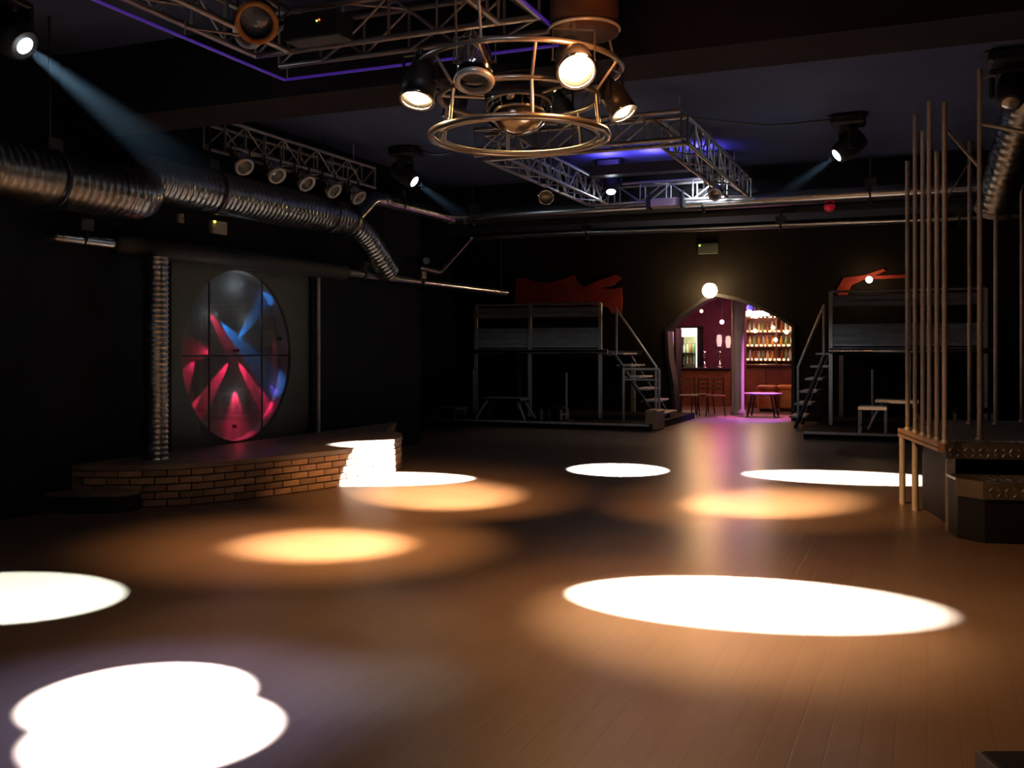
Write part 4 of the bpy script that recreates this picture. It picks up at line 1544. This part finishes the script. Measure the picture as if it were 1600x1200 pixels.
for z in (.45, .75, 1.05, 1.35):
    MB().rbox(fa0, fa1, 26.2, 26.66, z - .015, z).build('wire_shelf', M_GREYMET, fr_)
MB().rbox(fa0, fa1, 26.09, 26.10, .1, fz1 - .22).build('glass_door', M_GLASS, fr_)
point(fr_, W((fa0 + fa1) / 2, 26.25, fz1 - .35), 7, (1, .9, .6), .05)
for z in (1.05, 1.35):
    for k in range(4):
        c = (k + int(z * 10)) % 6
        t = thing('bottle', '%s bottle inside the lit drinks fridge' % bnames[c], 'bottle', W(fa0 + .06 + .09 * k, 26.4, z), '%s bottles in the fridge' % bnames[c], local=True)
        t.scale = (.85, .85, .85)
        if c not in bmesh_cache:
            o = MB().lathe(bprof[:6], (0, 0, 0), DZ, 10).build('glass_body', bmats[c])
            p = MB().lathe([(.017, .275), (.017, .305)], (0, 0, 0), DZ, 8).build('cap', M_BLACK)
            bmesh_cache[c] = (o.data, p.data)
            bpy.data.objects.remove(o)
            bpy.data.objects.remove(p)
        link_mesh('glass_body', bmesh_cache[c][0], t)
        link_mesh('cap', bmesh_cache[c][1], t)

# round table under the magenta lamp
at_, zt_ = on_b(1192, 617, 21.6)
rt = thing('round_table', 'round table with splayed legs under the magenta light inside the arch', 'table', W(at_, 21.6, 0))
zt_ = .50
MB().lathe([(.38, zt_ - .035), (.40, zt_ - .025), (.40, zt_ - .005), (.39, zt_)], W(at_, 21.6, 0), DZ, 28).build('table_top', mat('table_plum', (.30, .22, .36), .3, var=.1), rt)
for k in range(4):
    a = math.radians(45 + 90 * k)
    MB().tube(W(at_ + .40 * math.cos(a), 21.6 + .40 * math.sin(a), 0), W(at_ + .28 * math.cos(a), 21.6 + .28 * math.sin(a), zt_ - .035), .02, 8).build('leg', M_BLACKMET, rt)


def chair(label, a, b, rz, group, seatmat=None):
    t = thing('bistro_chair', label, 'chair', W(a, b, 0), group, local=True)
    t.rotation_euler = (0, 0, rz)
    sm = seatmat or M_BARWOOD
    MB().box((0, 0, .43), (.40, .40, .035), bev=.01).build('seat', sm, t)
    for i in (-1, 1):
        MB().tube((i * .20, -.20, 0), (i * .17, -.17, .42), .014, 6).build('leg', M_BLACKMET, t)
        MB().sweep([(i * .20, .21, 0), (i * .17, .18, .43), (i * .17, .23, .82)], .014, 6).build('leg', M_BLACKMET, t)
    for z in (.58, .68, .78):
        MB().box((0, .20 + (z - .43) * .12, z), (.33, .014, .05)).build('back_slat', sm, t)
    return t


for k, (x, b, r, lab) in enumerate(((1076, 21.3, .4, 'wooden bistro chair just inside the arch, turned away from the pillar'),
                                    (1098, 21.9, -2.6, 'wooden bistro chair between the arch side and the pillar, facing the hall'),
                                    (1118, 21.4, .2, 'wooden bistro chair next to the grey round pillar'))):
    chair(lab, on_b(x, 640, b)[0], b, r + ROT, None)
for k, (x, b, lab) in enumerate(((1199, 23.6, 'orange cube seat in front of the bar counter beside the pillar'), (1230, 23.9, 'orange cube seat in front of the bar counter near the arch side'))):
    a = on_b(x, 600, b)[0]
    t = thing('cube_seat', lab, 'seat', W(a, b, 0))
    MB().rbox(a - .20, a + .20, b - .2, b + .2, .05, .50, .03).build('body', M_ORANGE, t)
    MB().rbox(a - .21, a + .21, b - .21, b + .21, .50, .60, .03).build('cushion', M_ORANGE, t)
    MB().rbox(a - .15, a + .15, b - .15, b + .15, .0, .06).build('plinth', M_BLACK, t)

# lit violet game cabinet and clutter along the side counter
ga, gz = on_b(1049, 556, 23.6)
gm = thing('game_cabinet', 'tall dark game cabinet with violet lit front at the side of the bar', 'cabinet', W(ga, 23.6, 0))
MB().rbox(ga - .30, ga + .14, 23.5, 24.1, 0, 1.95, .02).build('body', M_BLACK, gm)
MB().rbox(ga - .24, ga + .08, 23.49, 23.5, 1.2, 1.85, .003).build('lit_front', glow('violet_panel_glow', (.30, .12, .75), .55), gm)
MB().rbox(ga - .24, ga + .08, 23.44, 23.5, .95, 1.05, .01).build('control_shelf', M_GREYMET, gm)
for k, (x, lab) in enumerate(((1100, 'tall beer tap column on the side counter near the fridge'), (1124, 'tall beer tap column on the side counter near the pillar'))):
    a = on_b(x, 560, 25.2)[0]
    tp = thing('beer_tap', lab, 'beer tap', W(a, 25.25, .97))
    MB().lathe([(.06, .97), (.06, .99), (.03, 1.0), (.03, 1.28), (.045, 1.30), (.045, 1.38), (.0, 1.42)], W(a, 25.25, 0), DZ, 14).build('column', M_CHROME, tp)
    MB().tube(W(a, 25.25, 1.32), W(a, 25.05, 1.30), .014, 8).build('spout', M_CHROME, tp)
    MB().tube(W(a, 25.10, 1.31), W(a, 25.08, 1.46), .012, 8).build('tap_handle', M_BLACK, tp)
for k, (x, y) in enumerate(((1124, 532), (1138, 534))):
    a, z = on_b(x, y, 26.7)
    wl_ = thing('sconce_lamp', 'pale frosted sconce lamp on the plum bar wall', 'lamp', W(a, 26.8, z), 'sconces on the plum wall')
    MB().lathe([(.05, -.16), (.075, .0), (.06, .14), (.0, .16)], W(a, 26.68, z), DZ, 12).build('shade', glow('sconce_glow', (1, .62, .55), .8), wl_)
    MB().rbox(a - .03, a + .03, 26.70, 26.8, z - .05, z + .05).build('wall_plate', M_BLACK, wl_)


# bar lights
def pendant(name, label, x, y, b, r, g, power, col):
    a, z = on_b(x, y, b)
    o = thing(name, label, 'lamp', W(a, b, z))
    MB().lathe([(.0, -r)] + [(r * math.sin(t * math.pi / 8), -r * math.cos(t * math.pi / 8)) for t in range(1, 8)] + [(.0, r)], W(a, b, z), DZ, 16).build('globe', g, o)
    MB().tube(W(a, b, z + r), W(a, b, HBAR), .008, 6).build('cord', M_RUBBER, o)
    if power:
        point(o, W(a, b, z - r - .05), power, col, .06)
    return o


pendant('pendant_globe', 'blue pendant globe lamp hung beside the grey pillar in the bar', 1171, 481, 23.5, .075, glow('blue_globe_glow', (.04, .08, 1), 1.6), 14, (.25, .15, 1))
pendant('pendant_globe', 'white pendant globe lamp hung in front of the bottle shelf', 1181, 492, 24.6, .085, glow('white_globe_glow', (1, .85, .62), 20), 45, (1, .55, .22))
pendant('pendant_globe', 'small red pendant lamp hung at the side of the bar arch', 1051, 502, 21.3, .035, glow('red_globe_glow', (1, .04, .05), 1.6), 4, (1, .1, .15))
pendant('pendant_globe', 'pink pendant globe lamp hung in the middle of the bar', 1128, 503, 24.5, .055, glow('pink_globe_glow', (1, .35, .6), 6), 34, (.9, .08, .45))
pendant('pendant_globe', 'warm pendant globe lamp hung low over the bistro chairs', 1096, 486, 23.2, .04, glow('amber_globe_glow', (1, .5, .2), 4), 60, (1, .42, .14))
nb0, nb1 = on_b(1165, 490, 25.0)[0], on_b(1203, 490, 25.0)[0]
zz = on_b(1180, 490, 25.0)[1]
nn = thing('neon_strip', 'blue neon strip across the bar above the counter', 'neon light', W(nb0, 25.0, zz))
for k in range(6):
    a = nb0 + (nb1 - nb0) * (k + .5) / 6
    MB().rbox(a - .045, a + .045, 24.98, 25.0, zz - .07, zz + .07, .004).build('tube_segment', glow('blue_neon_glow', (.08, .08, 1), 1.1), nn)
MB().rbox(nb0, nb1, 25.0, 25.04, zz - .09, zz + .09).build('backing', M_BLACK, nn)
for a in (nb0 + .05, nb1 - .05):
    MB().tube(W(a, 25.02, zz), W(a, 25.02, HBAR), .008, 6).build('hanger', M_BLACKMET, nn)
# magenta spot over the round table
hg = W(at_ + .1, 22.4, HBAR)
par_can(hg, W(at_, 21.3, 0), 'small magenta spot lamp on the bar ceiling over the round table', glowmat=1, power=1500, half=24, color=(1, .22, .62), s=.7)
hg = W(at_ + .9, 22.0, HBAR)
par_can(hg, W(at_ - .2, 20.3, 0), 'small violet spot lamp on the bar ceiling aimed through the arch', glowmat=1, power=2200, half=18, color=(.30, .12, 1), s=.7)

# ------------------------------------------------------------------ thin haze in the beams of the ceiling lamps
def haze_material(name, density, reach):
    m = bpy.data.materials.new(name)
    m.use_nodes = True
    nt = m.node_tree
    nt.nodes.remove(nt.nodes['Principled BSDF'])
    vs_ = nt.nodes.new('ShaderNodeVolumeScatter')
    vs_.inputs['Color'].default_value = (.45, .72, 1, 1)
    vs_.inputs['Anisotropy'].default_value = .2
    tc = nt.nodes.new('ShaderNodeTexCoord')
    ln = nt.nodes.new('ShaderNodeVectorMath')
    ln.operation = 'LENGTH'
    nt.links.new(tc.outputs['Object'], ln.inputs[0])
    mr = nt.nodes.new('ShaderNodeMapRange')
    mr.inputs['From Min'].default_value = .2
    mr.inputs['From Max'].default_value = reach
    mr.inputs['To Min'].default_value = density
    mr.inputs['To Max'].default_value = 0.0
    nt.links.new(ln.outputs['Value'], mr.inputs['Value'])
    nt.links.new(mr.outputs['Result'], vs_.inputs['Density'])
    nt.links.new(vs_.outputs['Volume'], [n for n in nt.nodes if n.type == 'OUTPUT_MATERIAL'][0].inputs['Volume'])
    return m


for (hx, hy, tgt, reach, dens, lab) in ((-3.43, 6.75, T3, 2.0, .00040, 'thin bluish haze in the beam of the lamp in front of the near beam'),
                                        (-1.36, 12.7, T5, 1.1, .00014, 'faint haze in the beam of the lamp beside the short wall truss'),
                                        (3.70, 10.96, T6, 1.1, .00014, 'faint haze in the beam of the lamp near the pole cage')):
    hp0 = Vector((hx, hy, H - (.43 if hx < -3 else .36)))
    hd = (tgt - hp0).normalized()
    hm = MB().lathe([(.05, .20), (.16, .24), (.20, .5), (.30, reach * .7), (.30, reach), (.12, reach + .1)], hp0, hd, 18)
    ho = hm.build('haze', haze_material('thin_haze', dens, reach), loc=hp0)
    tag(ho, lab, 'haze')
    ho['kind'] = 'stuff'

for o in bpy.data.objects:
    if '_o' in o:
        del o['_o']
